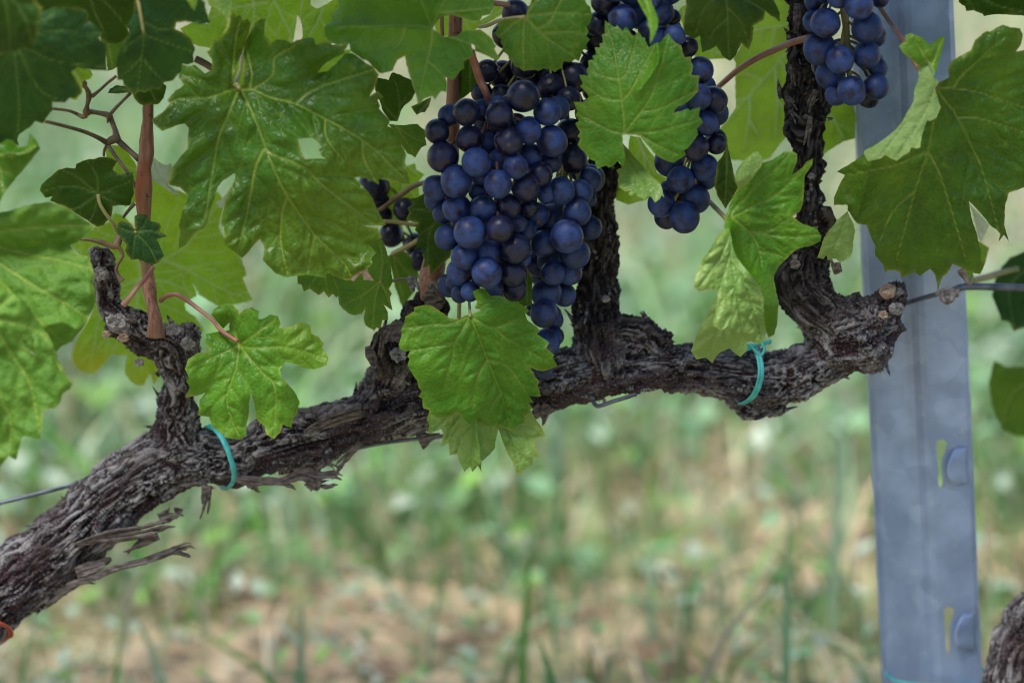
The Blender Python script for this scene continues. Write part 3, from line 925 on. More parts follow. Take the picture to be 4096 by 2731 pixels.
    leaf("tiny pointed leaf tip hanging from the top edge near the left cane",
         "A 1470,-60 1500,10 1530,60 1558,92 1572,40 1582,-60", ["A 1530,-50 1556,85"], .115, M_YELLOW, J="A 1530,-50", res=7)
    leaf("narrow yellow green leaf at the top edge, left of the glossy drooping leaf",
         "B 828,-90 892,-60 885,40 940,70 1050,10 1130,-60 1130,120 1060,190 1100,240 1060,345 960,420 820,420 810,330 822,290 815,200 785,120",
         ["B 1010,-60 950,150 870,290 830,400", "B 830,-60 800,120 820,320"], -.015, M_YELLOW, J="B 1000,-40", tilt=(.2, .1), res=7)
    leaf("large backlit yellow green leaf with browned tips behind the left spur",
         "G 1000,330 1080,420 1110,420 1210,0 1340,100 1500,150 1690,180 1740,130 1800,215 1770,330 1752,420 1780,480 1900,600 1940,690 1975,800 1940,822 1970,900 2025,1000 1900,1032 1750,1052 1680,1012 1592,960 1560,890 1530,830 1572,930 1575,970 1520,1000 1478,1032 1490,1080 1562,1132 1632,1240 1580,1292 1562,1312 1622,1400 1560,1430 1400,1400"
         " P 960,1000 940,930 905,1003 860,1005 820,980 785,935 800,820 700,810 640,880 585,932 540,930 500,912 460,868 450,800 G 640,1260 720,1130 760,1020 720,800 640,640 600,600 560,560 640,500 760,410 870,380 920,300",
         ["G 1120,840 1000,970 800,1150 P 590,760 540,910", "G 1120,840 1100,700 960,520 700,420", "G 1120,840 1320,850 1440,900 1560,960", "G 1120,840 1160,1000 1300,1250 1560,1380", "G 1110,840 1090,1100 P 840,900 860,990", "G 1120,840 1240,720 1500,560 1700,300 1780,220", "G 1310,690 1500,760 1750,900 2000,1000", "G 1120,840 900,870 600,580"],
         -.045, M_YELLOW, J="G 1120,840", ygrad=(-.3, -1, .35, .85), tilt=(0, .12), wave=.006, quilt=.0014, curl=.1, res=7, vw=5)
    leaf("small white felted leaf behind the left cane",
         "A 1215,1240 1260,1290 1330,1322 1370,1308 1385,1400 1345,1480 1440,1552 1400,1562 1300,1500 1215,1440", ["A 1220,1250 1300,1420 1420,1555"], -.02, M_FELT, J="A 1220,1260", res=7, tilt=(0, -.5))
    leaf("sliver of white felted leaf showing in the sinus of the largest leaf",
         "H 120,420 180,390 230,320 300,260 300,330 210,420 160,470", [], .0, M_FELT, res=7, tilt=(0, -.5))
    leaf("yellow green leaf between the dried stalk and the left cane",
         "A 840,1190 900,1160 960,1165 1010,1205 1050,1260 1095,1340 1110,1500 1090,1620 1000,1660 940,1560 900,1400 850,1290", ["A 880,1170 980,1330 1060,1560"], .0, M_YELLOW, J="A 880,1170", res=7)
    leaf("small leaf seen from below with pale veins, left of the cane",
         "A 835,1255 790,1258 760,1272 720,1272 680,1282 640,1300 610,1312 602,1348 540,1342 460,1362 420,1400 380,1432 330,1480 318,1530 G 325,130 362,182 420,170 400,205 480,242 580,290 700,362 770,412 830,400 892,330 900,250 960,240 1040,245 1072,150 1062,80 1070,20 1060,-20 940,-10 900,-40 940,-110 900,-130",
         ["G 785,150 640,100 500,90 340,130", "G 785,150 600,270 500,260", "G 785,150 770,0 700,-110", "G 785,150 870,120 1060,40", "G 785,150 760,270 720,370", "G 785,150 620,20 470,-50", "G 785,150 880,200 950,235"],
         .045, M_DARK, J="G 785,150", tilt=(.05, .15), wave=.004, quilt=.001, res=7, vw=5,
         petiole=("G 785,155 800,230 845,310 900,380 925,430 960,485", [.046, .048, .045, .04], [8, 7, 7, 8], M_STALK))
    leaf("little round toothed leaf on the left cane",
         "G 930,402 970,360 1030,382 1082,432 1075,330 1112,310 1182,322 1200,372 1272,382 1290,420 1280,452 1342,490 1252,512 1280,570 1312,642 1272,702 1222,722 1150,690 1100,672 1050,682 1020,642 1000,602 1012,560 960,490 930,450",
         ["G 1085,462 1150,400 1180,330", "G 1085,462 1200,440 1330,490", "G 1085,462 1180,560 1260,700", "G 1085,462 1070,560 1060,670", "G 1085,462 1000,440 940,410"],
         .062, M_BLUE, J="G 1085,462", tilt=(0, -.15), res=6, vw=4, wave=.004, petiole=("G 1085,462 1078,430 1085,350", [.062, .058, .04], 6, M_STALK))
    leaf("blurred curved leaf at the left edge below the dark corner leaves",
         "A -260,1160 0,1150 60,1110 100,1122 150,1182 220,1170 235,1060 300,1140 322,1190 240,1290 150,1400 70,1500 20,1568 G -20,270 -260,300",
         ["A -100,1200 100,1250 280,1170", "A -100,1200 0,1350 20,1540"], .110, M_MID, J="A -100,1200", tilt=(.1, -.35), res=8, wave=.006,
         folds=[("A 60,1230 200,1230 300,1170", .012, 30)])
    leaf("narrow curled leaf on the dried stalk near the top left",
         "A 862,745 880,710 930,682 1000,690 1055,702 1065,745 1000,745 940,752 900,748", ["A 1060,740 960,710 870,745"], .02, M_BLUE, res=6)
    leaf("bright leaf edge just behind the dark blue green corner leaf",
         "A 560,520 640,540 722,562 742,602 722,632 662,652 660,742 612,802 560,790 500,700", ["A 560,540 640,640 640,760"], .06, M_YELLOW, res=7)
    leaf("shaded leaf filling the gap left of the hanging blue green leaf",
         "A 800,300 1000,280 1040,400 960,520 900,560 860,570 850,420", ["A 860,320 900,540"], .03, M_MID, res=8, tilt=(0, .3))
    leaf("toothed underside of a leaf behind the top of the left cane",
         "A 1040,700 1075,790 1110,830 1150,850 1200,840 1270,832 1310,782 1332,690 1290,660 1150,650", ["A 1180,660 1240,800"], .05, M_DARK, res=7)
    # --- small leaves around the bunches
    leaf("dark toothed leaf under the yellowed tip of the largest leaf",
         "H 1105,1160 1112,1230 1140,1270 1180,1302 1230,1322 1292,1310 1322,1268 1308,1340 1322,1400 1395,1447 1410,1420 1442,1432 1460,1360 1502,1362 1500,1290 1470,1240 1540,1282 1520,1180 1535,1150 1510,1110 1542,1050 1530,950 1490,800 1460,720 1400,700 1200,800 1050,1000",
         ["H 1440,1050 1320,1150 1150,1240", "H 1440,1050 1400,1200 1380,1430", "H 1440,1050 1490,1150 1530,1270", "H 1440,1050 1460,900 1440,740"], .045, M_MID, J="H 1440,1050", tilt=(0, .25), res=6, vw=4,
         petiole=("H 1440,1050 1480,1020 1540,1045 1620,1035 1690,1055", [.045, .03, .01], 7, M_STALK))
    leaf("darker leaf under the lower edge of the largest leaf, its tips all toothed",
         "H 778,980 782,1070 810,1075 830,1132 880,1110 950,1162 992,1130 1030,1182 1062,1150 1092,1182 1110,1160 1162,1152 1212,1050 1100,900 800,900", ["H 1000,920 1005,1050 1030,1170", "H 1000,920 870,1100", "H 1000,920 1160,1130"], .035, M_MID, J="H 1000,920", tilt=(0, .25), res=6, vw=4)
    leaf("deep green toothed leaf behind the left side of the main bunch",
         "I 420,320 340,380 280,392 300,432 258,470 275,500 248,560 300,575 342,582 318,642 352,672 325,790 392,790 370,832 397,872 378,942 432,930 440,1005 520,930 600,860 640,700 560,400",
         ["I 560,480 460,600 420,760 430,980", "I 520,520 400,480 270,480", "I 470,600 350,680"], .016, M_DARK, J="I 560,480", res=6, vw=4, tilt=(.3, 0))
    leaf("olive green leaf beside the reddish pruned spur",
         "H 1500,850 1540,820 1600,780 1680,850 1740,930 1757,1020 1690,1052 1712,1130 1662,1200 1650,1302 1600,1222 1560,1100 1530,950",
         ["H 1545,830 1640,960 1740,1010", "H 1545,830 1590,1060 1650,1290"], -.03, M_MID, J="H 1545,830", res=6, vw=4, tilt=(0, .4))
    leaf("small dark leaf hanging under the glossy drooping leaf",
         "B 1400,620 1432,625 1510,642 1530,590 1545,580 1600,597 1640,620 1692,642 1725,740 1692,800 1640,842 1610,882 1580,972 1520,970 1460,882 1400,720", ["B 1580,965 1600,850 1580,720 1540,600", "B 1590,860 1680,740", "B 1580,965 1480,850 1430,720"], .01, M_DARK, J="B 1580,965", res=6, vw=4, tilt=(0, .2))
    leaf("small leaf beside the blackest grapes at the upper left of the main bunch",
         "B 1505,990 1580,1000 1642,1002 1740,992 1800,1042 1832,1080 1800,1102 1812,1160 1770,1182 1722,1262 1690,1240 1662,1232 1600,1140 1550,1050", ["B 1560,1000 1680,1090 1810,1150", "B 1560,1000 1640,1120 1720,1240"], .02, M_MID, J="B 1560,1000", res=6, vw=4)
    leaf("bright toothed leaf between the largest leaf and the main bunch",
         "B 1600,1300 1660,1330 1722,1308 1732,1360 1797,1395 1750,1450 1760,1568 H 1780,420 1600,620 1480,560 1400,400 1490,280", ["B 1640,1300 1740,1400", "B 1640,1300 H 1620,300 1600,560"], -.04, M_YELLOW, J="B 1640,1300", res=7)
    leaf("ragged dark scrap of leaf hanging left of the reddish cane",
         "B 1688,852 1740,830 1850,780 1832,850 1800,902 1770,900 1735,922 1710,890", ["B 1840,790 1740,910"], .0, M_DARK, res=5)
    leaf("bright leaf behind the top of the reddish cane",
         "C 260,160 420,90 520,140 640,165 720,120 760,40 830,60 845,100 740,165 650,210 560,260 420,300 300,280", ["C 420,120 620,190", "C 830,70 650,190"], -.05, M_YELLOW, res=7)
    leaf("dull green leaf in the gap right of the reddish cane",
         "C 480,480 600,450 640,520 640,640 600,720 540,760 480,800 460,640", ["C 560,480 560,740"], -.01, M_DARK, res=7)
    leaf("small green leaf wedged between the two hanging bunches",
         "I 1205,940 1245,1010 1262,1040 1258,1262 1225,1240 1190,1260 1140,1225 1160,1150 1180,1050", ["I 1210,960 1220,1240"], .03, M_MID, res=6)
    leaf("dark lobed leaf hanging from the top edge right of the grapes",
         "E 890,-80 890,60 870,220 880,272 950,312 1000,288 1018,422 1080,400 1130,368 1180,450 1240,490 1290,440 1332,350 1392,400 1422,320 1432,220 1420,210 1510,160 1522,90 1570,132 1642,180 1640,110 1590,0 1560,-80",
         ["E 1200,-80 1220,100 1225,300 1235,480", "E 1200,-60 1040,60 960,290", "E 1215,60 1330,180 1400,380", "E 1200,-60 1400,20 1620,160", "E 1220,150 1110,250 1030,400"], .055, M_DARK, J="E 1200,-60", tilt=(0, .12), wave=.005, quilt=.0013, res=7, vw=4.5)
    leaf("big soft pale leaf out of focus behind the right bunches",
         "E 1560,-80 1860,-80 1800,100 1740,330 1705,480 1745,680 1705,800 1725,1060 1640,1152 1562,1262 1400,1292 1260,1282 1150,1200 1140,1050 1290,860 1285,500 1268,480 1332,360 1420,200 1480,120",
         ["E 1760,330 1560,580 1380,780 1140,1060", "E 1420,250 1600,215 1800,180", "E 1600,540 1620,800 1600,1100", "E 1400,760 1390,950 1350,1200", "E 1500,640 1400,600 1300,600", "E 1640,480 1700,600 1720,700", "E 1600,215 1580,330 1560,420", "E 1500,230 1480,330", "E 1380,790 1290,800", "E 1620,800 1690,900", "E 1390,950 1460,1080"], -.05, M_YELLOW, J="E 1700,400", tilt=(.35, -.15), wave=.006, quilt=.0025, res=8, vw=8, under=True, side=False)
    leaf("yellow green leaf peeping out between the dark lobed leaf and the right bunch",
         "E 815,110 850,60 900,40 960,200 1000,290 1250,390 1310,470 1180,472 1060,482 960,465 900,300 850,170", ["E 870,80 960,350 1280,460"], -.06, M_YELLOW, res=8)
    leaf("backlit leaf between the right cane and the steel post",
         "E 1900,1240 1970,1000 2000,840 2150,800 2230,820 2252,960 2242,1110 2150,1132 2070,1182 1985,1240 1960,1300", ["E 2000,860 2100,1000 2150,1120"], -.055, M_YELLOW, res=8)
    leaf("light green leaf behind the tail of the heart shaped leaf",
         "E 440,1085 520,1100 640,1262 655,1380 735,1432 700,1520 560,1602 430,1640 330,1600 275,1420 330,1350 420,1240", ["E 500,1100 560,1300 540,1580", "E 500,1100 640,1400"], -.02, M_YELLOW, J="E 500,1100", res=7)
    leaf("slim folded leaf hanging in front of the top of the right bunch",
         "E 490,-70 500,0 530,62 572,130 582,192 602,260 600,362 625,310 645,270 662,225 668,165 640,85 612,30 600,-70", ["E 545,-60 600,100 615,330"], .090, M_FRESH, J="E 545,-50", tilt=(.6, -.2), res=5, vw=4)
    # --- folded leaf right of centre
    leaf("crumpled shiny leaf with rolled lobes in front of the right arm of the vine",
         "K 905,400 960,380 1000,330 1060,262 1100,202 1180,180 1270,115 1340,110 1377,132 1375,190 1360,232 1338,300 1420,240 1450,195 1505,168 1500,212 1440,300 1432,420 1420,540 1400,590 1340,632 1420,690 1540,730 1572,790 1562,832 1480,870 1380,892 1300,962 1232,1030 1190,1100 1202,1190 1232,1330 1222,1420 1215,1500 1190,1580 1150,1600 1110,1480 1090,1330 1060,1240 1010,1160 930,1060 850,960 820,860 800,800 795,720 800,640 830,560 860,480",
         ["K 850,640 1000,760 1070,890 1100,1050", "K 1000,755 1150,745 1330,640", "K 1080,910 1180,920 1280,960", "K 850,640 880,560 1100,350 1320,130", "K 850,640 1000,560 1200,460 1490,190", "K 1000,760 1300,790 1550,780"],
         .070, M_FRESH, J="K 840,680", tilt=(.02, .02), wave=.004, quilt=.0016, res=6, vw=4,
         folds=[("K 830,745 860,880 950,1050 1050,1180 1095,1330", .020, 60)],
         petiole=("K 640,490 680,520 740,580 800,640 840,690", [.0, .02, .05, .07], [11, 10, 9], M_STALK),
         lobes=[dict(name='drooping_lobe', mat=M_PALE, label="pale wrinkled lobe drooping to the lower left", outline="K 838,735 800,722 750,780 725,820 690,880 655,930 620,970 590,1040 560,1110 555,1200 600,1232 640,1222 680,1212 730,1230 745,1272 725,1380 700,1500 R 1390,660 1430,630 1450,690 1470,740 1500,715 1520,700 1560,722 1590,735 1620,750 1662,722 1665,650 1655,560 K 1112,1300 1090,1205 1035,1130 950,1030 880,930 855,850",
                     veins=["K 845,745 790,900 690,1060 590,1190", "K 845,745 850,1000 900,1300 R 1520,690", "K 850,1000 960,1180 R 1640,720", "K 845,900 780,1120 740,1250"], d=.092, tilt=(-.25, -.75), J="K 850,850", res=5, wave=.006, quilt=.0020, curl=.3, vw=4),
                dict(mat=M_PALE, label="rolled pale lobe", outline="K 880,350 885,290 905,245 980,160 1020,125 1062,110 1097,160 1090,232 1030,312 960,385 905,402", d=.078, tilt=(-.3, -.3), res=5, wave=.003),
                dict(mat=M_DARK, label="dark lobe turned back", outline="K 815,0 826,90 870,290 905,400 850,500 805,570 740,470 712,380 740,200 800,110", veins=["K 820,40 800,540"], d=.045, tilt=(.5, 0), res=6),
                dict(mat=M_UNDER, label="lower lobe hanging behind", outline="R 1365,440 1290,580 1230,700 1198,790 1230,842 1290,830 1332,866 1380,800 1440,770 1470,802 1510,826 1545,790 1550,740 1660,690 1720,610 1640,430", veins=["R 1450,480 1350,700 1330,850"], d=.050, tilt=(.1, .25), res=6)])
    # --- right edge
    leaf("broad dark leaf at right, its pale rim folded back over the steel post",
         "F 1650,700 1672,660 1752,620 1742,560 1762,500 1830,452 1930,402 1962,320 2000,290 2050,250 2080,255 2130,222 2190,200 2242,222 2322,230 2342,272 2330,352 2290,412 2352,402 2560,450 L 2600,380 2352,500 2232,542 2202,640 2195,800 2230,930 2190,880 2150,932 2162,870 2080,800 2000,702 1912,612 1932,740 1972,860 2012,1012 2008,1080 2037,1112 2000,1192 1900,1170 1780,1110 1742,1182 1702,1212 1662,1342 1640,1200 1602,1150 1522,1212 1480,1180 1372,1222 1360,1175 1270,1160 1240,1182 1222,1110 1160,1040 1165,970 1112,850 1095,800 1020,790 980,740 940,682 940,642 830,642 832,580 880,470 920,402 855,375 930,330 1060,242 1110,180 1300,100 1500,-60 F 1560,800 1620,700",
         ["F 1650,710 1740,830 1820,940 1930,1160 L 2020,370 2160,880", "F 1650,710 1630,960 L 1580,210 1480,530 1410,790 1330,1080", "L 1580,210 1680,400 1800,780 1880,1050", "F 1650,710 1790,710 2000,745 2400,880", "F 1785,705 1870,590 1950,520 2180,300", "F 1825,945 2000,950 2350,1060", "L 1560,220 1300,330 900,400", "L 1480,530 1300,700 1190,960"],
         .060, M_GLOSS, J="F 1650,710", ygrad=(-.1, -1, .8, 1.6), tilt=(-.05, .18), wave=.008, quilt=.0020, curl=.15, res=7, vw=4.5,
         folds=[("L 1150,250 1060,560 1000,800", .010, 40)],
         petiole=("F 1180,35 1280,180 1340,260 1400,345 1500,540 1600,680 1650,710", [.0, .03, .06, .06], [10, 10, 9], M_PINK),
         lobes=[dict(mat=M_UNDER, label="pale rim folded back showing the underside", outline="F 1068,1212 1080,1250 1100,1292 1160,1280 1200,1270 1240,1242 1290,1270 1330,1287 1380,1250 1432,1220 1450,1180 1490,1190 1522,1180 1540,1070 1580,960 1600,970 1652,940 1687,860 1662,780 1638,710 1672,660 1622,610 1580,500 1532,490 1500,540 1512,620 1472,730 1470,800 1420,890 1382,970 1250,1100 1150,1170",
                     veins=["F 1640,700 1560,900 1330,1270", "F 1400,1000 1200,1260"], d=.078, tilt=(.35, -.45), res=6, wave=.003, vw=3),
                dict(mat=M_FRESH, label="small upright lobe", outline="F 1505,525 1450,482 1390,430 1350,370 1402,330 1400,282 1450,265 1540,300 1602,362 1662,310 1710,283 1717,330 1692,430 1652,560 1625,615 1585,500", veins=["F 1600,520 1480,330", "F 1600,560 1700,300"], d=.070, tilt=(0, -.3), res=6),
                dict(mat=M_UNDER, label="pale pointed lobe hanging underside out", outline="L 942,690 850,770 790,842 752,900 720,1000 698,1062 750,1072 770,1040 780,1082 850,1070 882,1102 962,1062 982,1000 1002,850 982,780", veins=["L 940,700 870,900 780,1070"], d=.048, tilt=(.3, .1), res=6, vw=3)])
    leaf("white felted underside of a lobe behind the broad right leaf",
         "L 1912,628 2000,715 2078,800 2035,890 2010,940 1985,900 1960,780", ["L 1920,640 2020,880"], -.02, M_FELT, res=7)
    leaf("dark leaf across the top right corner",
         "F 1800,-100 1832,20 1880,52 1890,90 1950,85 2020,112 2032,132 2150,115 2352,128 2560,130 2560,-100", ["F 1900,-100 2100,30 2400,110", "F 1850,-100 1950,80"], .03, M_DARK, J="F 1900,-80", tilt=(0, .3), res=8)
    leaf("blurred blue green leaf at the right edge above the wire",
         "D 2420,570 2352,578 2320,590 2300,612 2286,640 2278,680 2290,710 2300,737 2318,740 2330,762 2352,752 2420,720", ["D 2380,600 2320,660 2330,750"], -.10, M_BLUE, J="D 2380,600", res=8, tilt=(.2, -.2))
    leaf("blurred olive leaf at the right edge below the wire",
         "D 2420,850 2352,842 2312,842 2283,828 2270,880 2276,925 2300,985 2340,1002 2420,1000", ["D 2400,860 2330,900 2300,980"], -.12, M_MID, J="D 2400,860", res=9, tilt=(0, .2))
    leaf("bright leaf edge behind the wire on the steel post",
         "L 1860,1150 2000,1192 2040,1112 2075,985 1990,930 1880,960 1960,1280 1890,1290", ["L 1900,1000 2000,1150"], -.03, M_YELLOW, res=8)
# ------------------------------------------------------------------ grapes
def grape_meshes():
    out = []
    for k in range(4):
        r = np.random.default_rng(40 + k)
        nu, nv = 28, 18
        V = [(0, 0, 1)]
        for j in range(1, nv):
            th = math.pi * j / nv
            for i in range(nu):
                ph = 2 * math.pi * i / nu
                V.append((math.sin(th) * math.cos(ph), math.sin(th) * math.sin(ph), math.cos(th)))
        V.append((0, 0, -1))
        V = np.array(V)
        u = V.copy()
        V *= (1 + .030 * perlin(u * 1.1 + k * 5.1))[:, None]
        V[:, 2] *= (1.06, 1.0, 1.03, .98)[k]
        scar = np.exp(-((np.hypot(u[:, 0], u[:, 1]) / .06) ** 2)) * (u[:, 2] < 0)
        V *= (1 - .015 * np.exp(-((np.hypot(u[:, 0], u[:, 1]) / .10) ** 2)) * (u[:, 2] < 0))[:, None]
        F = []
        for i in range(nu):
            F.append((0, 1 + i, 1 + (i + 1) % nu))
            for j in range(nv - 2):
                a, b = 1 + j * nu + i, 1 + j * nu + (i + 1) % nu
                F.append((a, a + nu, b + nu, b))
            a, b = 1 + (nv - 2) * nu + i, 1 + (nv - 2) * nu + (i + 1) % nu
            F.append((a, len(V) - 1, b))
        out.append([make_mesh("grape", V, F, m, True, {"scar": scar}) for m in (M_GRAPE, M_GRAPED)])
    return out


def bunch(label, spec, axis, d0, rc, stem, fill=12, seed=1, darkness=.12, stem_mat=None):
    """spec: 'tile x,y,r[,b|c|k]' - b behind, c further behind, k dark skin, some of it painted shade. axis: pixel polyline x at y with half width"""
    r = np.random.default_rng(seed)
    t, G = None, []
    for tok in spec.split():
        if ',' in tok:
            q = tok.split(',')
            x, y, rad = (float(v) for v in q[:3])
            fl = q[3] if len(q) > 3 else ''
            G.append([t[0] + x * t[2], t[1] + y * t[2], rad * t[2], fl])
        else:
            t = TILES[tok]
    ax = px(axis[0])
    hw = np.array(axis[1])
    P = np.array([g[:2] for g in G])
    R = np.array([g[2] for g in G]) * 1.05
    fl = [g[3] for g in G]

    def depth(p):
        cx, w = np.interp(p[:, 1], ax[:, 1], ax[:, 0]), np.interp(p[:, 1], ax[:, 1], hw)
        return np.sqrt(np.clip(1 - ((p[:, 0] - cx) / w) ** 2, 0, 1)) * rc
    D = d0 + depth(P)
    for i, f in enumerate(fl):
        if 'b' in f:
            D[i] -= 1.25 * R[i] * MPP
        if 'c' in f:
            D[i] -= 2.4 * R[i] * MPP
    n0 = len(P)
    lo, hi = P.min(0), P.max(0)
    tries = 0
    FP, FR, FD = [], [], []
    while len(FP) < fill and tries < 4000:
        tries += 1
        y = r.uniform(lo[1], hi[1])
        cx, w = np.interp(y, ax[:, 1], ax[:, 0]), np.interp(y, ax[:, 1], hw)
        p = np.array([cx + r.uniform(-.42, .42) * w, y])
        rr = r.uniform(44, 52)
        if np.min(np.hypot(*(P - p).T)) > 62:        # only fill where traced grapes surround it
            continue
        dd = d0 + r.uniform(-.6, .35) * rc - .006
        if all(np.hypot(*(q - p)) > 75 or abs(e - dd) > .012 for q, e in zip(FP, FD)):
            FP.append(p)
            FR.append(rr)
            FD.append(dd)
    if FP:
        P, R, D = np.vstack([P, FP]), np.concatenate([R, FR]), np.concatenate([D, FD])
    Rm = R * MPP
    W = at(P, D)
    for it in range(60):
        dx = np.hypot(P[:, None, 0] - P[None, :, 0], P[:, None, 1] - P[None, :, 1]) * MPP
        need = np.sqrt(np.clip((.95 * (Rm[:, None] + Rm[None, :])) ** 2 - dx ** 2, 0, None))
        dd = D[:, None] - D[None, :]
        lack = need - np.abs(dd)
        np.fill_diagonal(lack, 0)
        lack[lack < 0] = 0
        sg = np.where(dd == 0, np.sign(np.subtract.outer(np.arange(len(D)), np.arange(len(D)))), np.sign(dd))
        mv = .25 * (lack * sg)
        mv[:n0, n0:] *= .1
        mv = np.clip(mv.sum(1), -.002, .002)
        D = D + mv
        if np.abs(mv).max() < 1e-4:
            break
    W = at(P, D)
    root = empty("grape_bunch", at(px(stem[0])[0], d0)[0])
    tag(root, label, "grape bunch", "bunches of blue grapes hanging from the vine")
    ro = np.array(root.location)
    for i in range(len(P)):
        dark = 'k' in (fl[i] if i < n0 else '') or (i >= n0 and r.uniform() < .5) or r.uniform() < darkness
        o = link("grape", GM[r.integers(0, 4)][1 if dark else 0], root)
        # scale grows with depth so that the traced size holds at the true distance
        tdist = (-D[i] - CAM[1]) / ((1365.5 - P[i, 1]) / FPX * SP + CP)
        s = R[i] / FPX * tdist
        o.scale = (s, s, s)
        o.location = W[i] - ro
        o.rotation_euler = (r.normal() * .7, r.normal() * .7, r.uniform(0, 6.28))
    # rachis down the middle with short pedicels
    parts = [pix_tube(stem[0], stem[1], stem[2], 8)]
    spine = catmull(at(ax, d0 - .002), 8)
    parts.append(tube_vf(spine, np.linspace(.0022, .0012, len(spine)), 7))
    for i in range(len(P)):
        k = np.argmin(np.linalg.norm(spine - (W[i] + [0, 0, .012]), axis=1))
        k = max(0, k - 2)
        mid = (spine[k] * .5 + W[i] * .5) + np.array([0, 0, .004])
        parts.append(tube_vf(catmull([spine[k], mid, W[i]], 3), .0008, 5, cap=False))
    v, f = merge(parts)
    shifted("stem", v, f, stem_mat or M_STALK, root)
    return root


GM = grape_meshes()


def build_bunches():
    bunch("main plump bunch in the middle with black glossy grapes at its upper left",
          "C 530,900,105,k 300,1052,98,k 345,1255,123,k 556,1112,104,k 795,920,106,k 985,770,126,k 1180,897,107 1262,865,95,b 1025,1047,104 870,1132,112,k 1215,1130,119 610,1298,112 925,1335,96 1120,1396,98,k 785,1473,107 1005,1500,110,k 1042,1245,97,b 655,885,88,c 785,848,80,c 395,925,88,b 800,1275,88,b 645,1390,80,b 1205,1300,85,b 700,1130,90,c 840,1010,90,c"
          " I 485,305,102 650,250,121 655,465,113 865,468,104 1068,450,100,k 1375,345,80,b 1300,515,95,b 1235,460,74,b 1000,630,106,k 1140,585,74,b 760,660,123 578,700,100 1125,790,114 910,825,104 715,855,105 545,510,80,b 895,985,116 682,975,106 1105,985,104,k 1175,880,70,b 1110,1108,98 955,1110,72 765,1132,76 590,1085,92,cb 680,1150,70,c 830,330,80,c 1050,730,90,b 1215,640,80,b 640,1060,70,c 1000,880,90,c 960,760,90,c 830,770,90,c 700,580,90,c 850,580,90,c 1010,545,90,c 1080,720,90,c 790,955,90,c 1000,1040,85,c 700,880,85,c 480,400,85,c 900,300,90,c 1150,430,90,c",
          ("C 720,880 C 760,1150 I 900,300 I 900,700 I 900,1080", [330, 400, 420, 360, 260]), .030, .030,
          ("C 570,410 600,520 640,640 680,720 712,830 730,1000 740,1180", [.060, .055, .05, .05, .045, .03, .03], [14, 14, 15, 13, 12, 12]), 14, 1, .06, M_PINK)
    bunch("long bunch behind the main one, tapering to a tail that reaches the cordon",
          "C 1380,1270,115,k 1360,1062,115,bk 1350,790,97,bk 1205,702,106,bk 1020,655,112,ck 810,765,88,ck 655,745,78,ck 820,600,110,ck 1390,625,122,bk 1560,520,120,ck 1560,300,120,ck 925,110,107,ck 850,280,110,ck 1000,520,110,ck 1200,560,110,ck 700,570,90,ck 1440,1362,88,b 1530,1430,108 1450,200,110,ck 1300,420,100,ck 1560,720,100,ck 1500,900,100,ck"
          " I 1490,327,106 1640,340,100 1690,385,82,b 1615,500,111 1718,620,97 1535,690,128 1352,750,106 1600,830,117 1420,540,108,b 1715,240,98 1410,880,108,b 1310,905,108,b 1422,985,95 1560,985,96 1370,1143,114 1515,1160,92 1355,1310,108 1420,1360,85,b 1440,1490,70,b 1255,1280,52,b J 1370,442,108 1348,645,84 I 1250,720,100,ck 1240,620,98,ck 1275,830,98,ck 1235,930,88,ck 1330,600,98,c 1460,650,98,c 1500,760,98,c 1330,1000,90,c 1450,890,98,c 1560,420,98,c 1420,440,95,c 1440,1060,85,c 1300,700,90,c",
          ("C 1150,120 C 1300,700 I 1500,300 I 1520,700 I 1440,1000 I 1370,1300 J 1350,650", [480, 430, 300, 260, 190, 130, 100]), .004, .022,
          ("C 1100,-60 1130,40 1160,160", .0, 12), 10, 2, .03)
    bunch("bunch at right of centre half hidden by the heart shaped leaf",
          "E 380,152,112 190,195,97,bk 490,120,102,b 690,100,102 785,140,62,bk 800,287,86 685,310,92,b 905,377,78,k 1000,562,106 985,775,104 1110,802,106 1040,985,98 1095,1010,62,b 1132,1150,84,k 965,1180,106,k 1035,1342,107 1050,1430,86,b 760,1290,122,b 845,1435,108 240,10,112,bk 595,-10,84 860,870,74,b 600,240,95,b K 570,490,108 475,640,119 290,530,108 345,420,72,b E 420,330,90,c 560,420,95,c 700,520,95,c 820,600,95,c 820,1080,95,c 900,740,90,c 450,-60,100,b 760,-60,95 330,-90,100",
          ("E 480,-60 E 620,240 E 900,600 E 980,900 E 950,1300 E 850,1700", [330, 330, 240, 220, 220, 200]), .020, .022,
          ("E 560,-260 540,-150 520,0", .01, 12), 18, 3, .05)
    bunch("bunch at the top right hanging in front of the right cane and the steel post",
          "F 765,185,118 670,172,86,b 715,390,127 880,477,110 803,600,116,b 975,727,113 1170,695,102 850,757,88,b 1110,780,86,ck 1100,222,121 1150,285,95,b 1095,440,106 1165,550,94,b 1030,45,112 690,10,92,b 870,-22,92 1200,-15,76,b 780,-60,90,b 1030,-80,100 650,-110,95 1130,-150,100 880,-170,110",
          ("F 900,-170 F 930,200 F 940,500 F 980,760", [330, 300, 260, 180]), .030, .014,
          ("F 880,-300 890,-150 905,60 930,230 940,360 1000,420", .03, 14), 6, 4, .04)
    bunch("small dark bunch in the shade behind the largest leaf",
          "H 1390,290,120,k 1440,400,82,bk 1455,520,78,bk 1640,477,90,k 1530,680,97,k 1730,760,96,bk 1765,880,88,bk 1520,490,62,ck 1330,420,80,ck",
          ("H 1450,240 H 1560,500 H 1650,800", [200, 200, 170]), -.045, .012,
          ("H 1420,490 1480,450 1560,390 1620,350 1690,300 1760,270 1840,255", [-.02, -.02, -.02, -.005], [9, 10, 11, 11, 10, 9]), 0, 5, 1.0, M_TWIG)


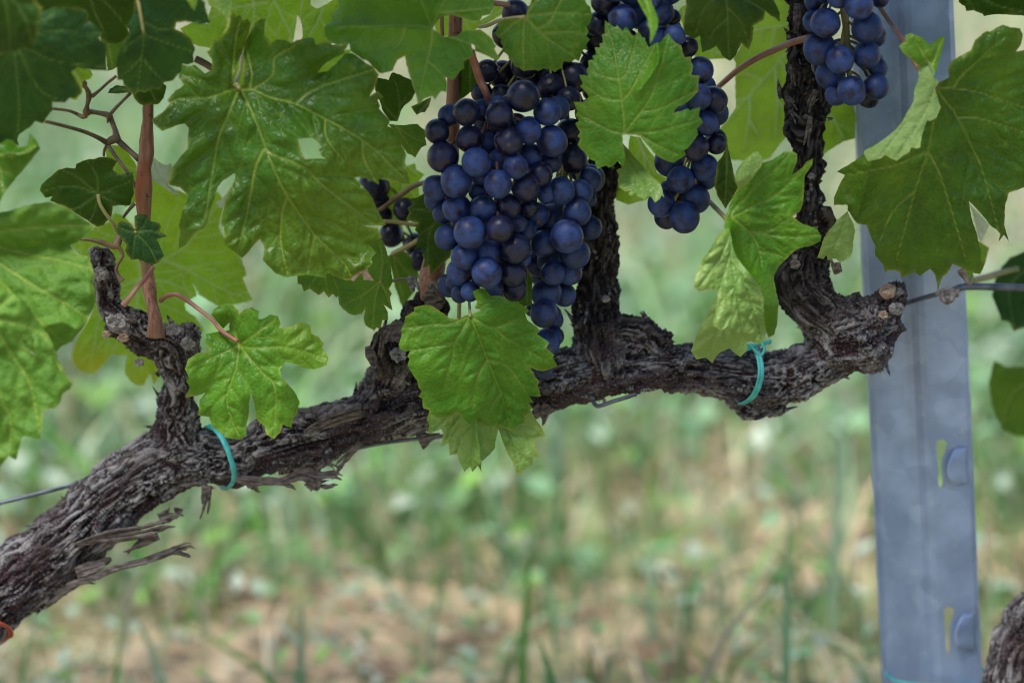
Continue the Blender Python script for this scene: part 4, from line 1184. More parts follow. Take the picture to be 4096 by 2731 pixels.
# ------------------------------------------------------------------ the vine
def chain(spec, radii, d=0.0, tail=None, head=None):
    """skeleton branch: pixel points, radii in display px (D tile units)"""
    p = px(spec)
    W = at(p, d)
    R = np.array(radii) * 1.7415 * MPP
    if tail:
        W = np.vstack([[q[:3] for q in tail], W])
        R = np.concatenate([[q[3] for q in tail], R])
    if head:
        W = np.vstack([W, [q[:3] for q in head]])
        R = np.concatenate([R, [q[3] for q in head]])
    return catmull(np.column_stack([W, R]), 8)


def bark_body(chains, voxel, lump=.0032, plate=.0032, fine=.0014, darkfn=None, smooth=8, seed=0, freq=185.):
    parts = []
    for c in chains:
        parts.append(tube_vf(c[:, :3], c[:, 3], 20))
        # rounded ends
    v, f = merge(parts)
    me = make_mesh("tmp", v, f)
    o = bpy.data.objects.new("tmp", me)
    COL.objects.link(o)
    m = o.modifiers.new("r", 'REMESH')
    m.mode = 'VOXEL'
    m.voxel_size = voxel
    s = o.modifiers.new("s", 'SMOOTH')
    s.iterations = smooth
    s.factor = .5
    dg = bpy.context.evaluated_depsgraph_get()
    ev = o.evaluated_get(dg)
    em = ev.to_mesh()
    n = len(em.vertices)
    V = np.zeros(n * 3)
    em.vertices.foreach_get("co", V)
    V = V.reshape(-1, 3)
    N = np.zeros(n * 3)
    em.vertex_normals.foreach_get("vector", N)
    N = N.reshape(-1, 3)
    F = [tuple(p.vertices) for p in em.polygons]
    ev.to_mesh_clear()
    bpy.data.objects.remove(o)
    bpy.data.meshes.remove(me)
    tot, H, FB, TN = np.zeros(n) + 1e-9, np.zeros(n), np.zeros(n), np.zeros(n)
    for ci, c in enumerate(chains):
        C, R = c[:, :3], c[:, 3]
        T, A, B = frames(C)
        S = np.concatenate([[0], np.cumsum(np.linalg.norm(np.diff(C, axis=0), axis=1))])
        near = np.zeros(n, int)
        best = np.full(n, 1e9)
        for k in range(len(C)):
            dd = np.linalg.norm(V - C[k], axis=1)
            m_ = dd < best
            best[m_] = dd[m_]
            near[m_] = k
        rel = V - C[near]
        w = np.exp(-5 * np.clip(best / (R[near] + 1e-6) - 1, 0, 4)) ** 2
        t = np.einsum('ij,ij->i', rel, T[near])
        s = S[near] + t
        a, b = np.einsum('ij,ij->i', rel, A[near]), np.einsum('ij,ij->i', rel, B[near])
        q = np.column_stack([a, b, s])
        wob = perlin(q * [90, 90, 40] + ci * 7 + seed) * .0045
        q1 = np.column_stack([a + wob, b + wob, s])
        n1 = perlin(q1 * [freq * 2.0, freq * 2.0, freq * .15] + ci * 11.3 + seed)
        n2 = perlin(q1 * [freq * 4.8, freq * 4.8, freq * .24] + ci * 5.7 + seed)
        n3 = perlin(q1 * [freq * 9, freq * 9, freq * .5] + ci * 3.1 + seed)
        n4 = perlin(q * [freq * 1.0, freq * 1.0, freq * .35] + ci * 2.2 + seed)
        pl = np.clip(1.15 - 3.2 * np.abs(n1), -1, 1) * .55 + n4 * .5           # plates split by furrows
        crack = -np.exp(-(n2 / .07) ** 2)
        H += w * (pl + .38 * crack)
        FB += w * (n2 * .6 + n3 * .6)
        TN += w * perlin(q * [60, 60, 22] + ci * 4.4 + seed)
        tot += w
    H, FB, TN = H / tot, FB / tot, TN / tot
    low = perlin(V * 48 + seed) + .5 * perlin(V * 110 + seed)
    dark0 = darkfn(V) if darkfn else np.zeros(n)
    low = low * (1 + .5 * dark0) + dark0 * .55 * perlin(V * [230, 230, 150] + 3)
    disp = lump * low + plate * H + fine * FB
    V2 = V + N * disp[:, None]
    dark = darkfn(V2) if darkfn else np.zeros(n)
    return V2, F, dict(plate=H, fibre=FB, tone=TN, dark=dark)


def ribbon_vf(C, W, tw, thick, off):
    n = len(C)
    T, A, B = frames(C)
    S = np.cos(tw)[:, None] * np.cross(T, [0, 1, 0]) + np.sin(tw)[:, None] * np.array([0, 1, 0])
    S /= np.linalg.norm(S, axis=1)[:, None]
    Nn = np.cross(T, S)
    C = C + S * off[:, None]
    V, F = [], []
    for i in range(n):
        for sx, q in ((-1, .3), (-.4, 1), (.3, .7), (1, .2), (.35, -.8), (-.35, -.9)):
            V.append(C[i] + S[i] * W[i] * .5 * sx + Nn[i] * thick * q)
    for i in range(n - 1):
        for j in range(6):
            k = (j + 1) % 6
            F.append((i * 6 + j, i * 6 + k, (i + 1) * 6 + k, (i + 1) * 6 + j))
    F.append(tuple(range(5, -1, -1)))
    F.append(tuple((n - 1) * 6 + j for j in range(6)))
    return np.array(V), F


def strip_vf(P, w, seed=0, thick=.0007, fibres=None):
    """a splinter of bark: a few ragged fibres lying side by side, fraying apart towards the tip"""
    r = np.random.default_rng(seed)
    C0 = catmull(P, 6)
    k = fibres or (6 if max(w) > .008 else 4 if max(w) > .0045 else 3)
    parts = []
    tw0, tw1 = r.uniform(-.4, .4), r.uniform(-.7, .7)
    for q in range(k):
        n = max(5, int(len(C0) * r.uniform(.72, 1.0))) if q != k // 2 else len(C0)
        n = min(n, len(C0))
        C = C0[:n] + np.outer(np.linspace(0, 1, n) ** 2, r.normal(size=3)) * .0016
        u = np.linspace(0, 1, n)
        Wt = np.interp(u, np.linspace(0, 1, len(w)), w)
        W = Wt / k * 1.7 * (1 + .12 * r.normal(size=n)) * np.clip((1.04 - u) * 7, .12, 1)
        off = Wt * ((q + .5) / k - .5) * .95
        parts.append(ribbon_vf(C, W, tw0 + u * tw1 + r.normal() * .15, thick * r.uniform(.6, 1.3), off))
    return merge(parts)


def flakes(V, N_, chains, count, seed):
    """short peeling fibres standing off the bark, merged into the bark mesh"""
    r = np.random.default_rng(seed)
    C = np.vstack([c[:, :3] for c in chains])
    T = np.vstack([frames(c[:, :3])[0] for c in chains])
    parts = []
    for i in r.choice(len(V), count, replace=False):
        p = V[i]
        k = np.argmin(np.linalg.norm(C - p, axis=1))
        out = p - C[k]
        out -= T[k] * (out @ T[k])
        out /= np.linalg.norm(out) + 1e-9
        L = r.uniform(.004, .013)
        s = r.choice([-1, 1])
        t = T[k] * s
        P = [p - t * L * .5 - out * .0004, p + t * L * .1 + out * .0005, p + t * L * .6 + out * r.uniform(.0008, .0032)]
        parts.append(strip_vf(P, [r.uniform(.0008, .0020), .0014, .0004], int(i), .0004, 1))
    return merge(parts)


def stub_disc(spec, d, r, tilt, mat, parent, name="pruning_cut", ring=False):
    """a sawn end: short tapered plug with a slightly dished irregular face pointing along 'tilt'"""
    c = at(px(spec), d)[0]
    R = r * TILES[spec[0]][2] * MPP
    t = np.array(tilt, float)
    t /= np.linalg.norm(t)
    a = np.cross(t, [0, .2, 1])
    a /= np.linalg.norm(a)
    b = np.cross(t, a)
    rr = np.random.default_rng(int(r * 10))
    seg = 18
    wob = 1 + .10 * rr.normal(size=seg)
    V, F = [], []
    prof = ((1.05, -.9), (1.0, -.3), (.88, -.05), (.55, -.07), (.24, -.08), (.12, -.30 if ring else -.10))
    for q, h in prof:
        for j in range(seg):
            an = 2 * math.pi * j / seg
            V.append(c + (a * math.cos(an) + b * math.sin(an) * .85) * R * q * (wob[j] if q > .5 else 1) + t * R * h)
    for i in range(len(prof) - 1):
        for j in range(seg):
            k = (j + 1) % seg
            F.append((i * seg + j, i * seg + k, (i + 1) * seg + k, (i + 1) * seg + j))
    F.append(tuple((len(prof) - 1) * seg + j for j in range(seg)))
    V = np.array(V)
    V[seg:] += rr.normal(size=(len(V) - seg, 3)) * R * .07 + (perlin(V[seg:] / R * 1.3 + r)[:, None] * t) * R * .22
    return shifted(name, V, F, mat, parent, smooth=False)


def build_vine():
    main = chain("D -60,1405 60,1322 170,1232 270,1140 360,1072 450,1052 540,1048 650,1018 760,990 870,955 970,925 1080,902 1200,882 1300,866 1400,850 1500,842 1600,848 1690,862 1760,880 1850,850 1940,812 2000,770 2035,725",
                 [88, 84, 80, 76, 74, 66, 58, 64, 62, 58, 60, 56, 56, 60, 56, 48, 46, 52, 60, 52, 54, 52, 40],
                 tail=[(-.50, .03, -.06, .034), (-.44, .02, .04, .029), (-.375, .01, .13, .027)])
    left = chain("D 420,1040 402,985 408,925 416,865 395,800 352,778 312,755 272,728 250,690 240,650 233,605 231,574", [60, 52, 40, 42, 50, 40, 36, 32, 23, 19, 16, 15], d=[0, 0, .002, .005, .006, .006, .008, .012, .014, .015, .015, .015])
    leftb = chain("D 400,860 420,815 425,770 420,752", [36, 38, 32, 22], d=.004)
    mid = chain("D 860,940 890,880 918,825 958,760 985,705 992,660", [52, 50, 44, 40, 36, 26], d=[0, 0, .005, .008, .0, -.002])
    midstub = chain("D 895,850 888,800 900,765 912,745", [30, 28, 18, 10], d=.012)
    centre = chain("D 1396,860 1376,780 1366,700 1368,620 1372,540 1378,470 1385,420 1392,385", [66, 62, 48, 42, 38, 35, 29, 20], d=[0, -.003, -.008, -.012, -.016, -.018, -.02, -.02])
    shoulder = chain("D 1370,770 1440,775 1490,785 1520,815", [46, 46, 42, 30], d=-.002)
    right = chain("D 1985,790 1930,745 1880,715 1850,680 1842,630 1858,570 1876,520", [58, 60, 60, 58, 52, 40, 30], d=[0, 0, 0, -.004, -.008, -.012, -.014])
    rstub = chain("D 1870,560 1888,515 1892,482", [26, 20, 19], d=-.008)
    rarm = chain("D 1868,540 1864,480 1862,430 1852,370 1850,300 1852,220 1848,150 1843,80 1840,20 1838,-60 1834,-200 1832,-330", [28, 26, 28, 34, 42, 46, 42, 36, 32, 30, 28, 24], d=-.014, head=[(-.09 + .0, .02, .80, .010)] if False else None)
    elbow = chain("D 1890,735 1935,765 1985,765 2020,750", [66, 88, 86, 60], d=[-.004, -.002, .004, .004])
    knob = chain("D 1990,770 2030,720 2052,680 2056,662", [44, 40, 30, 22], d=.004)
    knob2 = chain("D 2020,770 2055,752 2072,745", [36, 26, 20], d=.008)
    lump = chain("D 1690,900 1725,925 1770,925 1800,905", [30, 34, 32, 24], d=.0)
    chains = [main, left, leftb, mid, midstub, centre, shoulder, right, rstub, rarm, knob, knob2, lump, elbow]
    rb = np.random.default_rng(31)
    for c in (left, mid, centre, shoulder, right, rarm, elbow):      # burls and old bud scars
        for k in range(max(6, len(c) // 7)):
            q = c[rb.integers(2, len(c) - 1)]
            dr = rb.normal(size=3)
            dr[1] = -abs(dr[1])
            dr /= np.linalg.norm(dr)
            p = q[:3] + dr * q[3] * rb.uniform(.72, .95)
            rr = rb.uniform(.22, .42) * q[3] + .0012
            chains.append(np.array([[*(p - dr * rr), rr * .7], [*p, rr], [*(p + dr * rr * .5), rr * .6]]))
    xs_c = at(px("D 1396,600"), 0)[0][0]

    def darkfn(V):
        # bark darkens above the cordon line, most strongly right of the left spur
        z0 = np.interp(V[:, 0], at(px("D 0,1400 450,1052 970,925 1500,842 1950,812 2100,700"), 0)[:, 0], at(px("D 0,1330 450,1010 970,915 1500,842 1950,800 2100,700"), 0)[:, 2])
        up = sstep(.012, .035, V[:, 2] - z0)
        xr = at(px("D 700,900"), 0)[0][0]
        k = sstep(xr - .03, xr + .02, V[:, 0])
        return np.clip(up * (.25 + .75 * k) * .85, 0, 1)
    V, F, A = bark_body(chains, .00105, darkfn=darkfn, seed=1)
    fv, ff = flakes(V, None, chains, 620, 5)
    nv = len(V)
    V = np.vstack([V, fv])
    F = F + [tuple(i + nv for i in f) for f in ff]
    r = np.random.default_rng(8)
    for k in A:
        base = A[k]
        ext = {'plate': np.full(len(fv), .5), 'fibre': np.repeat(r.uniform(-.5, .5, len(fv) // 6 + 1), 6)[:len(fv)], 'tone': np.full(len(fv), -.3), 'dark': np.full(len(fv), .15)}[k]
        A[k] = np.concatenate([base, ext])
    vine = empty("grapevine", (-.5, .03, 0))
    tag(vine, "gnarled old grapevine with a grey barked cordon running across the whole picture", "grapevine")
    shifted("cordon", V, F, M_BARK, vine, None, A)
    # hanging splinters of bark along the underside
    S = [("W 420,960 600,900 720,850 900,805 1060,745 1180,690 1235,692", .022, [.003, .0035, .0035, .0035, .004, .003, .0015]),
         ("W 1080,735 1130,750 1195,778", .022, [.004, .003, .003]),
         ("W 480,700 620,660 760,640 900,620 1010,590 1095,580", .024, [.003, .006, .009, .009, .008, .006]),
         ("W 990,640 900,680 830,730 770,780", .024, [.005, .006, .004, .0015]),
         ("W 480,880 560,850 650,820 710,780", .020, [.006, .007, .006, .004]),
         ("W 1300,330 1292,400 1285,450 1270,535", .018, [.005, .005, .005, .004]),
         ("W 1120,470 1108,500 1105,550", .015, [.005, .004, .002]),
         ("W 1000,540 1060,520 1110,505", .02, [.006, .006, .003]),
         ("W 1480,285 1560,300 1700,310 1800,325 1825,340", .02, [.004, .005, .005, .005, .003]),
         ("W 1560,300 1590,330 1600,350 1620,360", .02, [.005, .006, .004, .002]),
         ("W 1640,300 1760,305 1830,280 1900,258 2000,288 2100,288 2160,310", .02, [.003, .004, .005, .006, .008, .010, .005]),
         ("W 1960,300 1980,340 1990,360", .022, [.010, .009, .006]),
         ("W 2260,60 2190,140 2140,200 2090,260", .02, [.003, .003, .004, .0025]),
         ("W 2060,170 2080,195 2130,215", .018, [.003, .002, .002]),
         ("W 2040,185 2000,215 1975,235", .018, [.004, .004, .003]),
         ("W 760,160 820,150 870,120", .012, [.002, .003, .002]),
         ("W 380,440 400,430 415,415", .012, [.004, .003, .001]),
         ("Q 740,760 755,820 770,900", .03, [.003, .006, .005]),
         ("Q 830,640 825,720 800,850", .03, [.003, .006, .006]),
         ("Q 700,1170 560,1210 430,1260 330,1310", .026, [.006, .007, .006, .002]),
         ("Q 1060,1360 1120,1330 1200,1300", .012, [.009, .008, .003]),
         ("Q 940,600 900,680 870,760", .032, [.005, .009, .009]),
         ("R 310,1130 275,1180 270,1270", .012, [.008, .006, .004]),
         ("R 210,1150 260,1180 285,1230", .012, [.008, .006, .003]),
         ("K 1700,1000 1690,1080 1640,960", .02, [.003, .005, .004]),
         ("F 440,770 480,800 520,860", .02, [0.0005, 0.0020, 0.0025]), ("F 470,890 500,900 560,950", .02, [0.0005, 0.0020, 0.0025]),
         ("F 825,945 795,965 770,990", .02, [0.0005, 0.0020, 0.0025]), ("F 480,520 500,620 510,700", .018, [0.0015, 0.0020, 0.0015]),
         ("F 640,930 630,1060 600,1180", .026, [0.0020, 0.0030, 0.0020]), ("F 540,30 530,140 500,280", .018, [0.0030, 0.0040, 0.0025]),
         ("F 690,720 660,800 640,900", .026, [0.0025, 0.0030, 0.0025])]
    for i, (sp, d, w) in enumerate(S):
        v, f = strip_vf(at(px(sp), d), w, 100 + i)
        shifted("bark_strip", v, f, M_STRIP, vine)
    # pruning cuts and knots
    stub_disc("P 617,308", .026, 48, (-.3, -1, .1), M_CUT, vine, ring=True)
    stub_disc("P 728,603", .036, 60, (.1, -1, .3), M_CUT, vine)
    stub_disc("P 770,712", .036, 34, (-.1, -1, -.1), M_CUTORANGE, vine)
    stub_disc("P 870,868", .030, 28, (-.3, -1, -.2), M_CUT, vine)
    stub_disc("P 1090,655", .034, 44, (.2, -1, .25), M_CUT, vine)
    stub_disc("P 1185,750", .036, 42, (.4, -1, .1), M_CUT, vine)
    stub_disc("P 935,690", .045, 24, (0, -1, 0), M_CUT, vine)
    stub_disc("P 660,690", .030, 26, (-.6, -1, -.3), M_CUTORANGE, vine)
    stub_disc("P 825,585", .034, 34, (.1, -1, .5), M_STRIP, vine)
    stub_disc("Q 935,815", .034, 52, (.1, -1, .15), M_CUT, vine, ring=True)
    stub_disc("K 1495,310", .014, 27, (.1, -1, .1), M_CUT, vine)
    stub_disc("K 1360,1020", .026, 40, (-.2, -1, .1), M_STRIP, vine, "knot", ring=True)
    stub_disc("K 1595,560", .008, 20, (.2, -.6, 1), M_STRIP, vine)
    stub_disc("L 1265,1312", .030, 66, (.1, -.8, .7), M_CUTORANGE, vine)
    stub_disc("L 1365,1330", .024, 34, (.6, -.8, .5), M_CUT, vine)
    stub_disc("L 1352,1475", .030, 60, (.7, -.9, 0), M_CUT, vine)
    stub_disc("L 1230,1520", .036, 34, (0, -1, .1), M_CUTORANGE, vine)
    stub_disc("R 665,465", .012, 26, (0, -1, 0), M_CUT, vine)
    # canes
    v, f = pix_tube("G 1245,1290 1240,1180 1215,1020 1195,900 1180,760 1165,560 1150,330 1150,120 1155,-40 A 1168,1240 1175,1100 1182,950 1190,760 1200,560 1205,300 1205,-60 1215,-500 1225,-1000",
                    [.045, .045, .042, .038, .035, .033, .03, .03,   .03, .03, .03, .03, .03, .03, .03, .03, .03, .03],
                    [34, 28, 23, 28, 22, 23, 27, 34, 28, 31, 27, 22, 21, 20, 19, 18, 18, 17], 14, 5, rough=.12)
    shifted("cane", v, f, M_CANE, vine)
    v, f = pix_tube("D 992,690 990,650 996,610 1005,560 1018,480 1032,400 1038,310 1041,230 1045,120 1047,20 1049,-50 1054,-200 1060,-400",
                    [.004, .000, -.01, -.014, -.008, -.01, -.01, -.01, -.01, -.01, -.01], [48, 50, 46, 40, 34, 30, 28, 28, 27, 26, 26], 14, 5, rough=.06)
    shifted("cane", v, f, M_CANE, vine)
    v, f = pix_tube("I 672,1345 676,1220 682,1100", .01, 8, 8)
    shifted("cane", v, f, M_STALK, vine)
    v, f = pix_tube("A 1560,470 1640,510 1710,555 1800,610", -.02, 14, 8)
    shifted("cane", v, f, M_TWIG, vine)
    v, f = pix_tube("B 1935,120 1935,200 1940,290", .0, 8, 8)
    shifted("cane", v, f, M_CANE, vine)
    v, f = pix_tube("G 1228,735 1160,830 1095,905 1040,980 985,1042", [.05, .055, .06, .06], [9, 9, 9, 10, 13], 9)
    shifted("twig", v, f, M_PINK, vine)
    v, f = pix_tube("G 1120,600 1125,660 1160,730 1190,800", .046, [6, 8, 14, 18], 8)
    shifted("twig", v, f, M_TWIG, vine)
    # the dried fruit stalk with its zigzag branchlets
    t = [pix_tube("A 1110,1275 1040,1210 960,1140 935,1105 920,1040 890,960 872,925 800,905 725,895 692,895 698,840 712,765 690,705 640,655 600,590 575,545",
                  [.03, .025, .02, .02, .015, .01, .01, .01, .01, .015, .02, .02, .03, .04, .05, .05], [12, 11, 13, 16, 11, 11, 13, 10, 11, 17, 9, 12, 9, 12, 8, 7], 9, 4, rough=.12),
         pix_tube("A 695,925 660,935 600,905 540,885 420,870", [.015, .015, .06], [10, 9, 7, 6, 6], 7),
         pix_tube("A 890,905 930,860 980,810 1045,745", .01, [8, 7, 6, 7], 7), pix_tube("A 735,772 800,720 860,665 930,610", .02, [9, 6, 6, 6], 7),
         pix_tube("A 850,1140 770,1095 660,1050 500,1005 360,970", [.02, .03, .06], [12, 9, 8, 7, 7], 7),
         pix_tube("A 865,1160 930,1260 1000,1350 1050,1430 1085,1500", [.02, .03, .03], [8, 8, 7, 7], 7),
         pix_tube("A 862,1150 835,1200 830,1250", .02, [7, 6, 5], 7), pix_tube("A 870,905 866,950 860,985", .012, [12, 8, 3], 7),
         pix_tube("A 640,655 670,665 695,680", .04, [12, 12, 6], 7), pix_tube("A 935,1105 890,1125 860,1145", .02, [16, 17, 12], 7)]
    v, f = merge(t)
    o = shifted("dried_fruit_stalk", v, f, M_TWIG, vine)
    v, f = merge([pix_tube("G 640,515 720,518 800,535 870,560 925,560 960,490", [.05, .05, .045], [5, 7, 10, 11, 18, 14], 8),
                  pix_tube("G 930,560 965,600 980,650 945,710 930,760 950,810 975,850", .048, [13, 8, 7, 6, 7, 8, 14], 8),
                  pix_tube("G 1075,230 1040,270 1000,320 985,345", .04, [9, 7, 6, 5], 7)])
    shifted("tendril", v, f, M_TWIG, vine)
    v, f = pix_tube("E 1120,720 1200,650 1300,565 1450,470 1600,400 1740,340 1880,300", [-.03, -.01, .0, .02], [11, 12, 13, 14], 9)
    shifted("leaf_stalk", v, f, M_PINK, vine)
    v, f = pix_tube("C 740,25 800,32 880,45", .03, 11, 8)
    shifted("leaf_stalk", v, f, M_PINK, vine)
    v, f = pix_tube("H 1455,570 1560,575 1650,590 1735,600", -.01, [8, 8, 9], 8)
    shifted("leaf_stalk", v, f, M_STALK, vine)
    v, f = pix_tube("H 1540,830 1600,800 1680,760 1745,720", [-.03, -.01], 10, 8)
    shifted("leaf_stalk", v, f, M_STALK, vine)
    v, f = pix_tube("L 1930,1245 1990,1230 2080,1210 2170,1180 2300,1150", [-.05, -.09], [14, 14, 12], 8)
    shifted("leaf_stalk", v, f, M_STALK, vine)
    # scraps of peeling at the reddish spur
    for i, (sp, w) in enumerate((("H 1670,1090 1710,1070 1750,1100", [.006, .009, .004]), ("H 1850,1110 1880,1090 1910,1110", [.004, .008, .006]), ("H 1790,1170 1830,1190 1860,1180", [.003, .006, .003]), ("I 400,1230 460,1210 540,1190", [.010, .014, .010]))):
        v, f = strip_vf(at(px(sp), .024), w, 300 + i)
        shifted("bark_strip", v, f, M_CUT if i < 3 else M_STRIP, vine)

    # second vine, lower right
    tr = chain("D 2318,1640 2328,1560 2348,1480 2395,1400 2450,1335 2520,1280", [72, 68, 64, 60, 58, 56], d=-.005,
               tail=[(.268, .02, -.06, .026), (.272, .012, .04, .021)],
               head=[(.42, .0, .36, .016), (.56, .0, .40, .014)])
    V, F, A = bark_body([tr], .0014, seed=21)
    o = shifted("grapevine", V, F, M_BARK, None, (.27, .02, 0), A)
    tag(o, "second vine trunk with stringy bark, leaning in at the lower right corner", "grapevine")


# ------------------------------------------------------------------ steel post, wires, ties
def build_post():
    top, bot = at(px("D 2084,240"), -.045)[0], at(px("D 2145,1568"), -.045)[0]
    up = (top - bot) / np.linalg.norm(top - bot)
    Wd = 224 * 1.7415 * MPP * 1.02
    base = bot - up * ((bot[2] + .15) / up[2])
    H = (1.25) / up[2]
    zb = np.linalg.norm(bot - base)
    root = empty("steel_post", base)
    tag(root, "grey galvanised steel trellis post with punched hook slots, right of the cordon's end", "post")
    m, nt, ns, lk, bs = new_mat("galvanised_steel")
    obj = nd(nt, "ShaderNodeTexCoord").outputs["Object"]
    n1, n2 = noise(nt, obj, 28, 4), noise(nt, obj, 160, 3)
    vo = nd(nt, "ShaderNodeTexVoronoi")
    vo.inputs["Scale"].default_value = 70
    lk.new(obj, vo.inputs["Vector"])
    sp = math_(nt, 'ADD', math_(nt, 'MULTIPLY', n1, .7), math_(nt, 'MULTIPLY', vo.outputs["Color"], .12))
    c = mixc(nt, ramp(nt, sp, .3, .62), (.235, .31, .475), (.41, .515, .745))
    c = mixc(nt, math_(nt, 'MULTIPLY', ramp(nt, n2, .62, .75), .4), c, (.48, .52, .58))
    lk.new(c, bs.inputs["Base Color"])
    bs.inputs["Metallic"].default_value = .35
    bs.inputs["Roughness"].default_value = .48
    bp = nd(nt, "ShaderNodeBump")
    bp.inputs["Strength"].default_value = .12
    bp.inputs["Distance"].default_value = .001
    lk.new(n2, bp.inputs["Height"])
    lk.new(bp.outputs[0], bs.inputs["Normal"])
    # profile across the sheet: (x, y) in units of width; y grows away from the camera
    prof = np.array([(.03, .55), (0, .40), (.0, .10), (.04, .025), (.30, .060), (.37, .062), (.45, .035), (.52, -.03), (.58, -.05), (.95, -.035), (.995, .02), (1.0, .10), (1.0, .40), (.96, .55)])
    ar = np.concatenate([[0], np.cumsum(np.hypot(*np.diff(prof, axis=0).T))]) * Wd
    A_ = np.cross(up, [0, -1, 0])
    right = -A_ if A_[0] < 0 else A_
    right /= np.linalg.norm(right)
    back = np.cross(up, right)
    if back[1] < 0:
        back = -back

    def pos(x, y, z):
        return base + right * (x - Wd * .5) + back * y + up * z

    def arc(x):     # arc length where the front right face has local x
        return np.interp(x, prof[7:11, 0] * Wd, ar[7:11])
    zs = [zb + (1568 - yy) * 1.7415 * MPP * 1.03 for yy in (1437, 1035, 231)]
    # outline of a slot (arc length, z), keyhole: wide head at the top, narrow slit below
    polys = []
    sx = arc(Wd * .665)
    for z in zs:
        hh, w1, w2 = .0146, .0036, .0014
        q = [(sx + w1 * .9 * math.cos(t) + .0012, z + hh - w1 + w1 * math.sin(t)) for t in np.linspace(0, math.pi, 9)]
        q += [(sx - w2 * 1.1, z + .002), (sx - w2, z - hh + .002), (sx, z - hh), (sx + w2 * .7, z - hh + .003), (sx + w2 * .6, z + .001)]
        polys.append(np.array(q))
    pts, edges = [], []
    zl = np.linspace(0, H, 60)
    for a in ar:
        for z in zl:
            pts.append((a, z))
    n = len(zl)
    for i in range(len(ar)):
        edges += [(i * n + j, i * n + j + 1) for j in range(n - 1)]
    for q in polys:
        k = len(pts)
        pts += [tuple(p) for p in q]
        edges += [(k + i, k + (i + 1) % len(q)) for i in range(len(q))]
    cv, ce, cf, *_ = geometry.delaunay_2d_cdt([Vector(p) for p in pts], edges, [], 0, 1e-7)
    P = np.array([(v[0], v[1]) for v in cv])
    F = []
    cen = np.array([P[list(f)].mean(0) for f in cf])
    bad = np.zeros(len(cf), bool)
    for q in polys:
        bad |= inside(cen, q)
    F = [tuple(f) for f, b in zip(cf, bad) if not b]
    X, Y = np.interp(P[:, 0], ar, prof[:, 0] * Wd), np.interp(P[:, 0], ar, prof[:, 1] * Wd)
    V = np.array([pos(x, y, z) for x, y, z in zip(X, Y, P[:, 1])])
    o = shifted("post_profile", V, F, m, root, base, None, False)
    s = o.modifiers.new("thickness", 'SOLIDIFY')
    s.thickness = .0018
    s.offset = 0
    es = o.modifiers.new("split", 'EDGE_SPLIT')
    es.split_angle = math.radians(40)
    # hook tongues pressed forward beside each slot
    for z in zs:
        V, F = [], []
        nu, nv = 8, 14
        for j in range(nv + 1):
            v = j / nv
            for i in range(nu + 1):
                u = i / nu
                wdt = .0122 * (math.sin(math.pi * (.07 + .86 * v ** .85)) ** .5)
                x = Wd * .935 - u * wdt
                bul = .0046 * u ** 1.15 * min(1, 4.5 * v, 3.2 * (1 - v)) ** .8
                V.append(pos(x, Wd * -.038 - .0006 - bul, z - .0125 + .0215 * v))
        for j in range(nv):
            for i in range(nu):
                a = j * (nu + 1) + i
                F.append((a, a + 1, a + nu + 2, a + nu + 1))
        t = shifted("hook_tab", V, F, m, root)
        s = t.modifiers.new("thickness", 'SOLIDIFY')
        s.thickness = .0016


